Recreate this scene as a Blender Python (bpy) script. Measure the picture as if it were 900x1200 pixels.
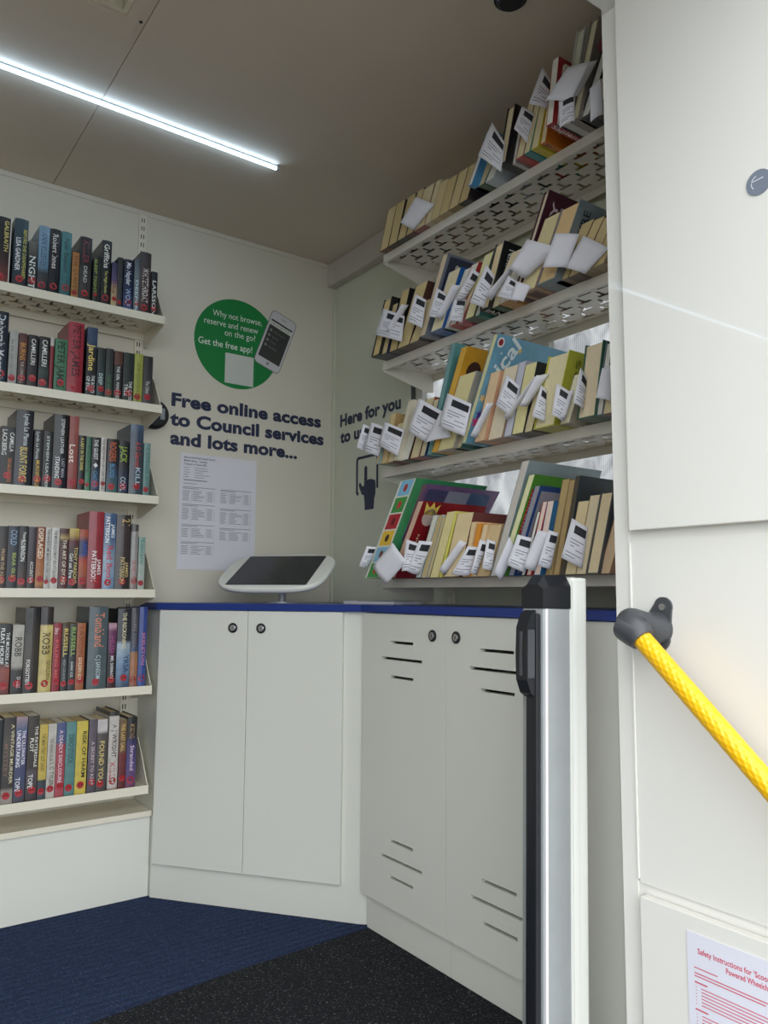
import bpy, bmesh, math, random
from mathutils import Vector, Matrix
random.seed(7)
for o in list(bpy.data.objects): bpy.data.objects.remove(o)
S = bpy.context.scene
COL = S.collection
PI = math.pi

# ------------------------------------------------------------------ camera
F_PX, YAW, PITCH, ROLL = 918.05, 0.9468, 0.1053, 0.0057
cam_d = bpy.data.cameras.new('camera'); cam = bpy.data.objects.new('camera', cam_d); COL.objects.link(cam)
fw = Vector((math.cos(PITCH)*math.cos(YAW), math.cos(PITCH)*math.sin(YAW), math.sin(PITCH)))
rt = Vector((math.sin(YAW), -math.cos(YAW), 0)); up = rt.cross(fw)
rt, up = math.cos(ROLL)*rt+math.sin(ROLL)*up, -math.sin(ROLL)*rt+math.cos(ROLL)*up
M3 = Matrix((rt, up, -fw)).transposed().to_4x4()
M3.translation = Vector((-1.6832, -2.6954, 0.95)); cam.matrix_world = M3
cam_d.sensor_fit = 'VERTICAL'; cam_d.sensor_height = 36.0; cam_d.lens = F_PX/1200*36.0
cam_d.clip_start = 0.02
S.camera = cam

# ------------------------------------------------------------------ world, daylight, exposure
w = bpy.data.worlds.new('overcast_sky'); S.world = w; w.use_nodes = True
wn = w.node_tree; wn.nodes.clear()
wo = wn.nodes.new('ShaderNodeOutputWorld'); bg = wn.nodes.new('ShaderNodeBackground')
tc = wn.nodes.new('ShaderNodeTexCoord'); sx = wn.nodes.new('ShaderNodeSeparateXYZ'); cr = wn.nodes.new('ShaderNodeValToRGB')
wn.links.new(tc.outputs['Generated'], sx.inputs[0]); wn.links.new(sx.outputs['Z'], cr.inputs[0])
cr.color_ramp.elements[0].position = 0.0; cr.color_ramp.elements[0].color = (.80, .86, .92, 1)
cr.color_ramp.elements[1].position = 0.6; cr.color_ramp.elements[1].color = (.97, 1.0, 1.0, 1)
wn.links.new(cr.outputs[0], bg.inputs[0]); bg.inputs[1].default_value = 3.0
wn.links.new(bg.outputs[0], wo.inputs[0])
S.view_settings.view_transform = 'Standard'; S.view_settings.look = 'None'
S.view_settings.gamma = 1.0; S.view_settings.use_curve_mapping = False
S.view_settings.exposure = 0.5
S.cycles.use_denoising = True
S.cycles.max_bounces = 14; S.cycles.diffuse_bounces = 10; S.cycles.glossy_bounces = 6
S.cycles.sample_clamp_indirect = 6.0
# light portal that steers sampling to the real doorway (gives no light of its own)
pd = bpy.data.lights.new('doorway_portal', 'AREA'); pd.shape = 'RECTANGLE'; pd.size = 1.95; pd.size_y = 2.5
pd.cycles.is_portal = True
po = bpy.data.objects.new('doorway_portal', pd); COL.objects.link(po)
po.location = (-1.475, -2.36, 0.80); po.rotation_euler = (PI/2, 0, 0)   # -Z of the lamp looks to +y

# ------------------------------------------------------------------ helpers
def lin(c):
    return tuple((x/255/12.92 if x/255 <= .04045 else ((x/255+.055)/1.055)**2.4) for x in c)
def dull(c):
    r = lin(c); g = sum(r)/3
    return tuple((.86*x+.14*g)*.74 for x in r)
MATS = {}
def mat(name, rgb, rough=.5, metal=0.0, var=.06, vscale=6.0, bump=0.0, bscale=200.0, spec=.5, coat=0.0):
    key = (name,)
    if key in MATS: return MATS[key]
    m = bpy.data.materials.new(name); m.use_nodes = True; nt = m.node_tree
    b = nt.nodes['Principled BSDF']
    c = lin(rgb)
    t = nt.nodes.new('ShaderNodeTexCoord'); n = nt.nodes.new('ShaderNodeTexNoise'); n.inputs['Scale'].default_value = vscale
    n.inputs['Detail'].default_value = 4
    r = nt.nodes.new('ShaderNodeValToRGB')
    lo = tuple(max(0, x*(1-var)) for x in c); hi = tuple(min(1, x*(1+var)) for x in c)
    r.color_ramp.elements[0].color = (*lo, 1); r.color_ramp.elements[1].color = (*hi, 1)
    r.color_ramp.elements[0].position = .3; r.color_ramp.elements[1].position = .7
    nt.links.new(t.outputs['Object'], n.inputs['Vector']); nt.links.new(n.outputs[0], r.inputs[0]); nt.links.new(r.outputs[0], b.inputs['Base Color'])
    b.inputs['Roughness'].default_value = rough; b.inputs['Metallic'].default_value = metal
    b.inputs['Specular IOR Level'].default_value = spec; b.inputs['Coat Weight'].default_value = coat
    b.inputs['Coat Roughness'].default_value = .12
    if bump:
        n2 = nt.nodes.new('ShaderNodeTexNoise'); n2.inputs['Scale'].default_value = bscale; n2.inputs['Detail'].default_value = 3
        bp = nt.nodes.new('ShaderNodeBump'); bp.inputs['Strength'].default_value = bump; bp.inputs['Distance'].default_value = .002
        nt.links.new(t.outputs['Object'], n2.inputs['Vector']); nt.links.new(n2.outputs[0], bp.inputs['Height']); nt.links.new(bp.outputs[0], b.inputs['Normal'])
    MATS[key] = m
    return m
def ramp_mat(name, stops, rough=.4, coat=0.0, axis='Z'):
    """colour bands along the generated axis (printed book jackets)"""
    key = ('ramp', tuple((p, tuple(c)) for p, c in stops), rough, coat, axis)
    if key in MATS: return MATS[key]
    m = bpy.data.materials.new(name); m.use_nodes = True; nt = m.node_tree; b = nt.nodes['Principled BSDF']
    t = nt.nodes.new('ShaderNodeTexCoord'); s = nt.nodes.new('ShaderNodeSeparateXYZ'); r = nt.nodes.new('ShaderNodeValToRGB')
    n = nt.nodes.new('ShaderNodeTexNoise'); n.inputs['Scale'].default_value = 45; n.inputs['Detail'].default_value = 5
    mx = nt.nodes.new('ShaderNodeMix'); mx.data_type = 'RGBA'; mx.blend_type = 'OVERLAY'; mx.inputs[0].default_value = .38
    nt.links.new(t.outputs['Generated'], s.inputs[0]); nt.links.new(s.outputs[axis], r.inputs[0])
    nt.links.new(t.outputs['Object'], n.inputs['Vector'])
    el = r.color_ramp.elements
    while len(el) > 1: el.remove(el[-1])
    el[0].position = stops[0][0]; el[0].color = (*dull(stops[0][1]), 1)
    for p, c in stops[1:]:
        e = el.new(p); e.color = (*dull(c), 1)
    nt.links.new(r.outputs[0], mx.inputs[6]); nt.links.new(n.outputs[0], mx.inputs[7])
    nt.links.new(mx.outputs[2], b.inputs['Base Color'])
    b.inputs['Roughness'].default_value = rough; b.inputs['Coat Weight'].default_value = coat; b.inputs['Coat Roughness'].default_value = .1
    MATS[key] = m
    return m
def emit_mat(name, rgb, strength):
    m = bpy.data.materials.new(name); m.use_nodes = True; nt = m.node_tree; nt.nodes.clear()
    o = nt.nodes.new('ShaderNodeOutputMaterial'); e = nt.nodes.new('ShaderNodeEmission')
    e.inputs[0].default_value = (*lin(rgb), 1); e.inputs[1].default_value = strength; nt.links.new(e.outputs[0], o.inputs[0])
    return m

def link(name, me, m=None, parent=None, smooth=False, M=None):
    o = bpy.data.objects.new(name, me); COL.objects.link(o)
    if m is not None and len(me.materials) == 0: me.materials.append(m)
    if parent is not None: o.parent = parent
    if M is not None: o.matrix_local = M if parent is not None else M
    if smooth:
        for p in me.polygons: p.use_smooth = True
    return o
def finish(name, bm, m=None, parent=None, smooth=False, loc=None, rot=None):
    bmesh.ops.recalc_face_normals(bm, faces=bm.faces)
    me = bpy.data.meshes.new(name); bm.to_mesh(me); bm.free()
    o = link(name, me, m, parent, smooth)
    if loc is not None: o.location = loc
    if rot is not None: o.rotation_euler = rot
    return o
def tag(o, label=None, cat=None, group=None, kind=None):
    if label: o['label'] = label
    if cat: o['category'] = cat
    if group: o['group'] = group
    if kind: o['kind'] = kind
    return o
def empty(name, loc=(0, 0, 0), rz=0.0):
    o = bpy.data.objects.new(name, None); COL.objects.link(o); o.location = loc; o.rotation_euler = (0, 0, rz); o.empty_display_size = .05
    return o
def add_box(bm, x0, x1, y0, y1, z0, z1, bev=0.0):
    vs = [bm.verts.new((x, y, z)) for z in (z0, z1) for y in (y0, y1) for x in (x0, x1)]
    fs = [(0, 2, 3, 1), (4, 5, 7, 6), (0, 1, 5, 4), (2, 6, 7, 3), (0, 4, 6, 2), (1, 3, 7, 5)]
    faces = [bm.faces.new([vs[i] for i in f]) for f in fs]
    if bev > 0:
        es = list({e for f in faces for e in f.edges})
        bmesh.ops.bevel(bm, geom=es, offset=bev, segments=2, affect='EDGES', profile=.6)
def box(name, x0, x1, y0, y1, z0, z1, m, parent=None, bev=0.0, **kw):
    bm = bmesh.new(); add_box(bm, min(x0, x1), max(x0, x1), min(y0, y1), max(y0, y1), min(z0, z1), max(z0, z1), bev)
    return finish(name, bm, m, parent, **kw)
def add_prism(bm, pts, z0, z1):
    """pts: 2D outline (any winding), extruded along z"""
    a = [bm.verts.new((x, y, z0)) for x, y in pts]; b = [bm.verts.new((x, y, z1)) for x, y in pts]
    n = len(pts)
    bm.faces.new(a[::-1]); bm.faces.new(b)
    for i in range(n): bm.faces.new((a[i], a[(i+1) % n], b[(i+1) % n], b[i]))
def add_cyl(bm, p, q, r, seg=20, r2=None):
    p, q = Vector(p), Vector(q); d = (q-p).normalized(); u = d.orthogonal().normalized(); v = d.cross(u)
    r2 = r if r2 is None else r2
    A = [bm.verts.new(p+r*(math.cos(2*PI*i/seg)*u+math.sin(2*PI*i/seg)*v)) for i in range(seg)]
    B = [bm.verts.new(q+r2*(math.cos(2*PI*i/seg)*u+math.sin(2*PI*i/seg)*v)) for i in range(seg)]
    bm.faces.new(A[::-1]); bm.faces.new(B)
    for i in range(seg): bm.faces.new((A[i], A[(i+1) % seg], B[(i+1) % seg], B[i]))
def add_loft(bm, rings):
    R = [[bm.verts.new(p) for p in ring] for ring in rings]; n = len(R[0])
    for a, b in zip(R, R[1:]):
        for i in range(n): bm.faces.new((a[i], a[(i+1) % n], b[(i+1) % n], b[i]))
    bm.faces.new(R[0][::-1]); bm.faces.new(R[-1])
def shade_auto(o, ang=35):
    me = o.data
    for p in me.polygons: p.use_smooth = True
    bm = bmesh.new(); bm.from_mesh(me)
    for e in bm.edges:
        if len(e.link_faces) == 2 and e.calc_face_angle(0) > math.radians(ang): e.smooth = False
    bm.to_mesh(me); bm.free()
    return o
def holed_plate(bm, W, H, T, holes, place):
    """plate 0..W x 0..H, thickness T, true rectangular holes; place(u,v,t) -> 3D"""
    us = sorted({0.0, W} | {round(h[0], 5) for h in holes} | {round(h[1], 5) for h in holes})
    vs = sorted({0.0, H} | {round(h[2], 5) for h in holes} | {round(h[3], 5) for h in holes})
    us = [u for u in us if 0 <= u <= W]; vs = [v for v in vs if 0 <= v <= H]
    nu, nv = len(us)-1, len(vs)-1
    sol = [[True]*nv for _ in range(nu)]
    for (a, b, c, d) in holes:
        for i in range(nu):
            um = (us[i]+us[i+1])/2
            if not a < um < b: continue
            for j in range(nv):
                if c < (vs[j]+vs[j+1])/2 < d: sol[i][j] = False
    V = {}
    def vert(i, j, t):
        k = (i, j, t)
        if k not in V: V[k] = bm.verts.new(place(us[i], vs[j], T*t))
        return V[k]
    for j in range(nv):
        for i in range(nu):
            if not sol[i][j]: continue
            for t in (0, 1):
                bm.faces.new([vert(i, j, t), vert(i+1, j, t), vert(i+1, j+1, t), vert(i, j+1, t)])
            for di, dj, e0, e1 in ((-1, 0, (i, j), (i, j+1)), (1, 0, (i+1, j), (i+1, j+1)), (0, -1, (i, j), (i+1, j)), (0, 1, (i, j+1), (i+1, j+1))):
                a, b = i+di, j+dj
                if not (0 <= a < nu and 0 <= b < nv) or not sol[a][b]:
                    bm.faces.new([vert(*e0, 0), vert(*e1, 0), vert(*e1, 1), vert(*e0, 1)])
TXT = {}
def text_data(s, bold=0.0, res=2):
    """flat lettering as mesh data, normalised: starts at x=0, baseline y=0; returns (verts, faces, width, ymin, ymax)"""
    k = (s, bold, res)
    if k in TXT: return TXT[k]
    cu = bpy.data.curves.new('lettering', 'FONT'); cu.body = s; cu.space_character = 1.0+bold*.7; cu.offset = bold; cu.resolution_u = res; cu.fill_mode = 'FRONT'
    ob = bpy.data.objects.new('lettering', cu)
    me = bpy.data.meshes.new_from_object(ob)
    vs = [tuple(v.co) for v in me.vertices]; fs = [tuple(p.vertices) for p in me.polygons]
    bpy.data.objects.remove(ob); bpy.data.curves.remove(cu); bpy.data.meshes.remove(me)
    if not vs: vs = [(0, 0, 0), (.1, 0, 0), (.1, .1, 0)]; fs = [(0, 1, 2)]
    x0 = min(v[0] for v in vs); x1 = max(v[0] for v in vs); y0 = min(v[1] for v in vs); y1 = max(v[1] for v in vs)
    vs = [(v[0]-x0, v[1], 0) for v in vs]
    TXT[k] = (vs, fs, x1-x0, y0, y1)
    return TXT[k]
def add_text(bm, s, O, U, V, width=None, height=None, bold=0.0, align='L', res=2):
    """letters in the plane (U, V) from origin O; width = run length in metres, height = size of the em (cap .7)"""
    vs, fs, w0, y0, y1 = text_data(s, bold, res)
    sy = height if height else width/w0
    sx_ = width/w0 if width else sy
    off = 0 if align == 'L' else (-w0*sx_ if align == 'R' else -w0*sx_/2)
    B = [bm.verts.new(O+U*(v[0]*sx_+off)+V*(v[1]*sy)) for v in vs]
    for f in fs:
        try: bm.faces.new([B[i] for i in f])
        except ValueError: pass
def quad(bm, O, U, V):
    bm.faces.new([bm.verts.new(p) for p in (O, O+U, O+U+V, O+V)])
def flat(name, bm, m, parent=None, loc=None):
    me = bpy.data.meshes.new(name); bm.to_mesh(me); bm.free()
    o = link(name, me, m, parent)
    if loc is not None: o.location = loc
    return o
V3 = Vector
# ------------------------------------------------------------------ materials
M_WALL = mat('white_wall_board', (216, 210, 194), .45, var=.02, vscale=2, bump=.05, bscale=90)
M_WALLB = mat('pale_green_white_board', (208, 209, 190), .45, var=.02, vscale=2, bump=.05, bscale=90)
M_CEIL = mat('grey_ceiling_lining', (214, 201, 186), .75, var=.03, vscale=3, bump=.15, bscale=260)
M_CAB = mat('white_cabinet_laminate', (221, 221, 213), .42, var=.012, vscale=3, bump=.04, bscale=150)
M_CREAM = mat('cream_shelf_enamel', (226, 220, 202), .35, var=.02)
M_PANEL = mat('white_gloss_laminate', (232, 230, 224), .4, var=.01, vscale=2, coat=.3); M_PANEL.node_tree.nodes['Principled BSDF'].inputs['Coat Roughness'].default_value = .03
M_BLUE = mat('blue_counter_edge', (26, 52, 128), .3, var=.05)
M_TOP = mat('blue_counter_top', (40, 62, 128), .25, var=.05)
M_BLACK = mat('black_plastic', (26, 28, 33), .38, var=.08)
M_DARK = mat('charcoal_plastic', (70, 72, 76), .42, var=.06)
M_ALU = mat('brushed_aluminium', (168, 172, 174), .5, .35, var=.04, vscale=20)
M_CHROME = mat('dull_chrome', (190, 192, 194), .25, .9)
M_YEL = mat('yellow_rail_coating', (246, 190, 14), .33, var=.04, vscale=20, coat=.2)
M_NAVY = mat('navy_vinyl_lettering', (34, 42, 72), .5)
M_GREEN = mat('green_vinyl', (22, 128, 62), .45, var=.03)
M_PAPER = mat('white_paper', (226, 225, 232), .75, var=.02)
M_INK = mat('black_ink', (34, 34, 40), .7)
M_GREYINK = mat('grey_ink', (112, 112, 122), .8)
M_PINKINK = mat('red_ink', (208, 84, 108), .8)
M_PALETXT = mat('white_vinyl_lettering', (226, 236, 226), .5)
M_STICK = mat('red_genre_sticker', (168, 30, 40), .4)
M_WHITEP = mat('white_plastic', (228, 228, 222), .3, var=.01)
M_GLASSY = mat('dark_tablet_glass', (34, 38, 42), .16, var=.02)
# ---- measured book tables (metres) ----
LEFT_BOOKS=[
(0, -1.3212, -1.2798, 0.2102, 'h', [(0, (150, 70, 60)), (0.35, (70, 40, 42)), (0.6, (22, 22, 26))], [('GALBRAITH', (220, 205, 120), 0.05, 0.5, 0.25, 0.3)], 'black and red book in a white-edged jacket'),
(0, -1.2688, -1.23, 0.2187, 'h', [(0, (60, 50, 60)), (0.3, (28, 62, 78)), (1, (40, 70, 84))], [('LISA GARDNER', (235, 235, 235), 0.28, 0.75, -0.18, 0.34), ('BEFORE SHE DISAPPEARED', (200, 190, 90), 0.15, 0.85, 0.28, 0.26)], 'teal and black hardback'),
(0, -1.2266, -1.2014, 0.1585, 'p', [(0, (60, 66, 64)), (0.6, (34, 40, 40)), (1, (120, 118, 108))], [('NIGHT', (215, 220, 215), 0.3, 0.95, 0, 0.7)], 'black paperback with swirling white letters'),
(0, -1.1991, -1.1687, 0.2148, 'h', [(0, (70, 70, 72)), (0.3, (60, 66, 72)), (0.42, (112, 156, 188)), (1, (128, 170, 200))], [('ANN CLEEVES', (60, 80, 100), 0.1, 0.6, 0, 0.5)], 'pale blue hardback with grey foot'),
(0, -1.167, -1.1361, 0.2145, 'h', [(0, (22, 22, 26)), (0.4, (20, 26, 44)), (1, (16, 16, 24))], [('Robert Innes', (210, 205, 200), 0.08, 0.6, 0, 0.5)], 'blue-black hardback with white script'),
(0, -1.1332, -1.1031, 0.2144, 'h', [(0, (46, 110, 116)), (1, (70, 146, 150))], [('Peter Swanson', (30, 60, 66), 0.1, 0.62, 0, 0.45)], 'turquoise hardback with dark lettering'),
(0, -1.0985, -1.0781, 0.1571, 'p', [(0, (190, 140, 60)), (1, (196, 120, 40))], [('THE CURFEW', (110, 60, 20), 0.05, 0.9, 0, 0.5)], 'orange paperback'),
(0, -1.0769, -1.0407, 0.2144, 'h', [(0, (70, 66, 66)), (0.45, (60, 58, 58)), (0.6, (22, 22, 26))], [('KILLER', (130, 45, 55), 0.06, 0.4, 0, 0.5), ('DEAD', (190, 190, 180), 0.45, 0.7, 0, 0.3)], 'charcoal hardback with dark red lettering'),
(0, -1.0333, -1.0189, 0.1541, 'p', [(0, (50, 60, 50)), (1, (36, 44, 38))], [('SLEEP TIGHT', (150, 170, 70), 0.02, 0.75, 0, 0.6)], 'dark paperback with green lettering'),
(0, -1.0181, -1.0096, 0.1629, 'p', [(0, (22, 22, 26))], [], 'thin black paperback'),
(0, -1.009, -0.9792, 0.221, 'h', [(0, (40, 40, 40)), (0.5, (22, 22, 26))], [('Griffiths', (225, 225, 215), 0.06, 0.42, -0.02, 0.55), ('The Night Hawks', (190, 190, 110), 0.46, 0.8, 0, 0.3)], 'black hardback with tall white serif name'),
(0, -0.9757, -0.9581, 0.1553, 'p', [(0, (212, 200, 130)), (0.45, (190, 160, 120)), (0.6, (96, 76, 130)), (1, (40, 40, 84))], [('Sky', (120, 60, 60), 0.4, 0.7, 0, 0.5)], 'purple to cream paperback'),
(0, -0.9569, -0.9406, 0.1773, 'p', [(0, (74, 74, 76)), (1, (44, 44, 46))], [], 'plain grey paperback'),
(0, -0.9371, -0.9068, 0.1761, 'h', [(0, (60, 90, 150)), (0.4, (30, 50, 96)), (1, (18, 24, 50))], [('Mo Hayder', (220, 225, 235), 0.06, 0.5, 0, 0.5), ('WOLF', (170, 190, 220), 0.55, 0.9, 0, 0.5)], 'navy book with white cursive name'),
(0, -0.903, -0.8848, 0.1889, 'p', [(0, (110, 128, 138)), (0.7, (120, 134, 144)), (1, (84, 94, 104))], [('DEEPER', (200, 215, 220), 0.4, 0.95, 0, 0.5)], 'misty grey-blue paperback'),
(0, -0.8842, -0.8491, 0.2154, 'h', [(0, (80, 60, 62)), (0.6, (84, 66, 68)), (1, (60, 54, 56))], [('WHITETHROAT', (225, 220, 215), 0.25, 0.8, 0, 0.55)], 'brown hardback with pale block lettering'),
(0, -0.8456, -0.8255, 0.1571, 'p', [(0, (44, 50, 48)), (1, (36, 36, 44))], [('LARSSON', (225, 225, 220), 0.2, 0.95, 0, 0.6)], 'black paperback with loose white letters'),
(1, -1.3032, -1.2701, 0.2218, 'h', [(0, (36, 56, 78)), (1, (24, 40, 58))], [('Deborah Moggach', (200, 205, 210), 0.05, 0.95, -0.05, 0.6)], 'dark blue hardback with white handwriting'),
(1, -1.2648, -1.2416, 0.1698, 'p', [(0, (176, 178, 170)), (1, (190, 190, 182))], [('ALEX GEORGE', (120, 120, 118), 0.15, 0.8, -0.15, 0.3)], 'white and grey paperback'),
(1, -1.239, -1.2155, 0.1673, 'p', [(0, (52, 40, 46)), (0.45, (80, 40, 40)), (0.8, (110, 60, 40)), (1, (88, 34, 40))], [('BURNS', (200, 140, 60), 0.18, 0.5, 0, 0.6), ('THE LONG CALL', (180, 170, 160), 0.52, 0.92, 0, 0.4)], 'maroon paperback with orange lettering'),
(1, -1.2129, -1.1855, 0.1677, 'p', [(0, (60, 30, 32)), (0.2, (22, 22, 26))], [('CAMILLERI', (220, 220, 215), 0.07, 0.55, 0.05, 0.45)], 'black paperback with red foot'),
(1, -1.1816, -1.1526, 0.1689, 'p', [(0, (70, 80, 80)), (0.16, (60, 70, 70)), (0.2, (22, 22, 26)), (0.35, (44, 70, 64)), (0.5, (22, 22, 26))], [('CAMILLERI', (220, 220, 215), 0.06, 0.55, 0.05, 0.5)], 'black paperback with small green picture'),
(1, -1.15, -1.1397, 0.1707, 'p', [(0, (150, 34, 50)), (0.84, (156, 36, 52)), (0.85, (214, 206, 200))], [], 'thin crimson paperback with white top'),
(1, -1.1363, -1.1003, 0.1706, 'p', [(0, (60, 130, 92)), (1, (66, 140, 98))], [('PETER JAMES', (22, 34, 30), 0.05, 0.9, 0.02, 0.6)], 'green paperback with black capitals'),
(1, -1.0993, -1.0525, 0.2328, 'h', [(0, (176, 24, 52)), (1, (184, 28, 58))], [('PETER JAMES', (60, 14, 26), 0.04, 0.74, 0.05, 0.5)], 'wide red hardback with dark capitals'),
(1, -1.0422, -1.0111, 0.2276, 'p', [(0, (22, 22, 26)), (0.68, (20, 22, 28)), (0.72, (40, 66, 100)), (1, (50, 80, 120))], [('Jardine', (232, 206, 110), 0.24, 0.62, 0, 0.62), ('THE ROOTS', (225, 225, 225), 0.68, 0.93, 0.22, 0.34), ('OF EVIL', (225, 225, 225), 0.7, 0.9, -0.25, 0.34)], 'black book with blue top and yellow name'),
(1, -1.0082, -0.9848, 0.167, 'p', [(0, (40, 76, 80)), (0.5, (38, 58, 62)), (1, (40, 52, 50))], [('DEEP', (190, 210, 210), 0.5, 0.72, 0, 0.5)], 'dark teal paperback'),
(1, -0.982, -0.9581, 0.1693, 'p', [(0, (50, 84, 66)), (0.5, (44, 60, 56)), (1, (50, 48, 50))], [('THE WOOD', (70, 120, 80), 0.5, 0.95, 0, 0.4)], 'grey-green paperback'),
(1, -0.9551, -0.9295, 0.1662, 'p', [(0, (22, 22, 26)), (0.7, (30, 28, 30)), (0.75, (110, 60, 44)), (1, (96, 54, 44))], [('THE GIRL WHO DIED', (222, 222, 218), 0.3, 0.96, 0, 0.4)], 'black paperback with rust top'),
(1, -0.9266, -0.8923, 0.1668, 'p', [(0, (26, 40, 40)), (1, (32, 50, 46))], [('THE GHOST', (222, 225, 220), 0.56, 0.98, 0.22, 0.32), ('TREE', (222, 225, 220), 0.62, 0.86, -0.2, 0.32)], 'dark green paperback with white lettering'),
(1, -0.8908, -0.863, 0.1701, 'p', [(0, (170, 178, 56)), (1, (184, 190, 70))], [('HOW TO CATCH A KILLER', (110, 120, 40), 0.2, 0.96, 0, 0.4)], 'lime paperback'),
(1, -0.8611, -0.8303, 0.1673, 'p', [(0, (84, 82, 84)), (0.5, (62, 62, 62)), (1, (52, 52, 52))], [('The Other', (200, 200, 195), 0.5, 0.76, 0, 0.4)], 'dark grey paperback'),
(2, -1.2725, -1.2347, 0.18, 'p', [(0, (50, 24, 20)), (0.1, (22, 22, 26))], [('CAMILLA', (225, 225, 220), 0.1, 0.42, 0.28, 0.32), ('LACKBERG', (225, 225, 220), 0.06, 0.48, -0.25, 0.34), ('THE GALLOWS POLE', (200, 120, 60), 0.52, 0.92, 0.2, 0.3)], 'black paperback with white and orange lettering'),
(2, -1.2338, -1.1859, 0.2343, 'h', [(0, (22, 26, 48)), (1, (18, 22, 38))], [('Lynda La Plante', (200, 205, 210), 0.05, 0.46, 0.1, 0.3), ('BLUNT FORCE', (226, 200, 110), 0.48, 0.92, 0, 0.42)], 'wide navy hardback with yellow capitals'),
(2, -1.1816, -1.1565, 0.1807, 'p', [(0, (22, 22, 26))], [('Lynda La Plante', (190, 200, 195), 0.04, 0.5, -0.1, 0.35), ('MURDER MILE', (210, 170, 60), 0.52, 0.96, 0, 0.42)], 'black paperback with gold lettering'),
(2, -1.1552, -1.1298, 0.1789, 'p', [(0, (30, 40, 40)), (1, (22, 22, 26))], [('STEPHEN LEATHER', (210, 215, 210), 0.08, 0.98, 0, 0.3)], 'black paperback with small white capitals'),
(2, -1.1277, -1.0858, 0.2359, 'h', [(0, (20, 26, 52)), (0.5, (22, 22, 26))], [('STEPHEN LEATHER', (225, 225, 225), 0.06, 0.52, 0.1, 0.24), ('LAST MAN', (180, 180, 190), 0.58, 0.82, 0.22, 0.22), ('STANDING', (225, 225, 225), 0.56, 0.84, -0.18, 0.3)], 'tall black hardback with white capitals'),
(2, -1.0824, -1.0548, 0.2364, 'p', [(0, (150, 40, 36)), (0.3, (166, 72, 62)), (1, (172, 80, 70))], [('Lost', (236, 220, 210), 0.38, 0.62, -0.1, 0.6)], 'tall salmon red book'),
(2, -1.0524, -1.032, 0.1782, 'p', [(0, (60, 30, 30)), (0.1, (22, 22, 26))], [('A LADY IN THE DARK', (214, 200, 110), 0.04, 0.62, 0, 0.45)], 'narrow black paperback with yellow lettering'),
(2, -1.0307, -1.0153, 0.1779, 'p', [(0, (80, 150, 110)), (1, (58, 120, 90))], [('Fielding', (40, 80, 62), 0.1, 0.7, 0, 0.5)], 'narrow green paperback'),
(2, -1.0126, -0.988, 0.178, 'p', [(0, (60, 30, 60)), (0.1, (44, 80, 110)), (0.45, (30, 50, 72)), (0.5, (22, 22, 26))], [('THE GUEST', (230, 230, 230), 0.04, 0.4, 0, 0.5), ('CHATEAU', (90, 150, 190), 0.6, 0.9, 0, 0.5)], 'black paperback with white diamond'),
(2, -0.9853, -0.9688, 0.1809, 'p', [(0, (222, 214, 206)), (1, (228, 222, 214))], [('THE RECOVERY OF LOST THINGS', (100, 84, 80), 0.03, 0.92, 0, 0.4)], 'narrow white paperback'),
(2, -0.9655, -0.9309, 0.1789, 'p', [(0, (60, 120, 110)), (0.35, (44, 80, 110)), (0.55, (34, 44, 66)), (0.6, (22, 22, 26))], [('ROGERS', (200, 90, 40), 0.06, 0.4, 0, 0.6), ('BLOOD', (90, 150, 190), 0.45, 0.7, 0, 0.45)], 'black paperback with orange letters and blue foot'),
(2, -0.9281, -0.8984, 0.1776, 'p', [(0, (40, 56, 90)), (0.4, (30, 40, 70)), (0.55, (22, 22, 26))], [('JACK', (150, 180, 60), 0.1, 0.4, 0, 0.7), ('COOL', (190, 200, 215), 0.66, 0.92, 0, 0.55)], 'black paperback with green name'),
(2, -0.8946, -0.852, 0.2351, 'h', [(0, (70, 88, 100)), (0.6, (58, 70, 84)), (0.88, (60, 80, 110)), (1, (80, 110, 140))], [('A D Garrett', (190, 80, 76), 0.24, 0.6, 0.1, 0.4), ('KILL', (180, 200, 215), 0.6, 0.85, 0.15, 0.36)], 'slate hardback with red lettering'),
(2, -0.8486, -0.8276, 0.1782, 'p', [(0, (100, 150, 146)), (1, (124, 172, 166))], [('LONELY', (80, 120, 118), 0.1, 0.7, 0, 0.5)], 'pale teal paperback'),
(3, -1.2658, -1.2399, 0.1863, 'p', [(0, (58, 46, 40)), (0.6, (66, 48, 44)), (1, (48, 46, 46))], [('FROM THE ASHES', (190, 160, 120), 0.36, 0.9, 0.1, 0.35)], 'dark brown paperback'),
(3, -1.2387, -1.2101, 0.1879, 'p', [(0, (34, 48, 58)), (1, (42, 50, 66))], [('COLD', (130, 160, 190), 0.06, 0.3, 0.05, 0.6), ('BEAR ISLE', (170, 180, 90), 0.42, 0.8, 0.15, 0.34)], 'navy paperback with frosty lettering'),
(3, -1.209, -1.1846, 0.1895, 'p', [(0, (90, 60, 50)), (0.35, (60, 48, 46)), (0.5, (22, 22, 26))], [('Peter', (220, 220, 215), 0.1, 0.22, 0.1, 0.35), ('ROBINSON', (232, 232, 228), 0.22, 0.55, 0, 0.5)], 'black paperback with bold white name'),
(3, -1.1833, -1.161, 0.1883, 'p', [(0, (40, 30, 34)), (0.5, (56, 44, 54)), (1, (74, 62, 74))], [('ACCUSATION', (225, 222, 218), 0.55, 0.88, 0.05, 0.4)], 'dark plum paperback'),
(3, -1.1598, -1.1372, 0.1896, 'p', [(0, (120, 50, 40)), (0.1, (196, 128, 52)), (0.5, (190, 104, 40)), (1, (150, 70, 36))], [('DISPLACED', (240, 226, 200), 0.03, 0.5, 0, 0.6)], 'orange paperback with cream capitals'),
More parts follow.
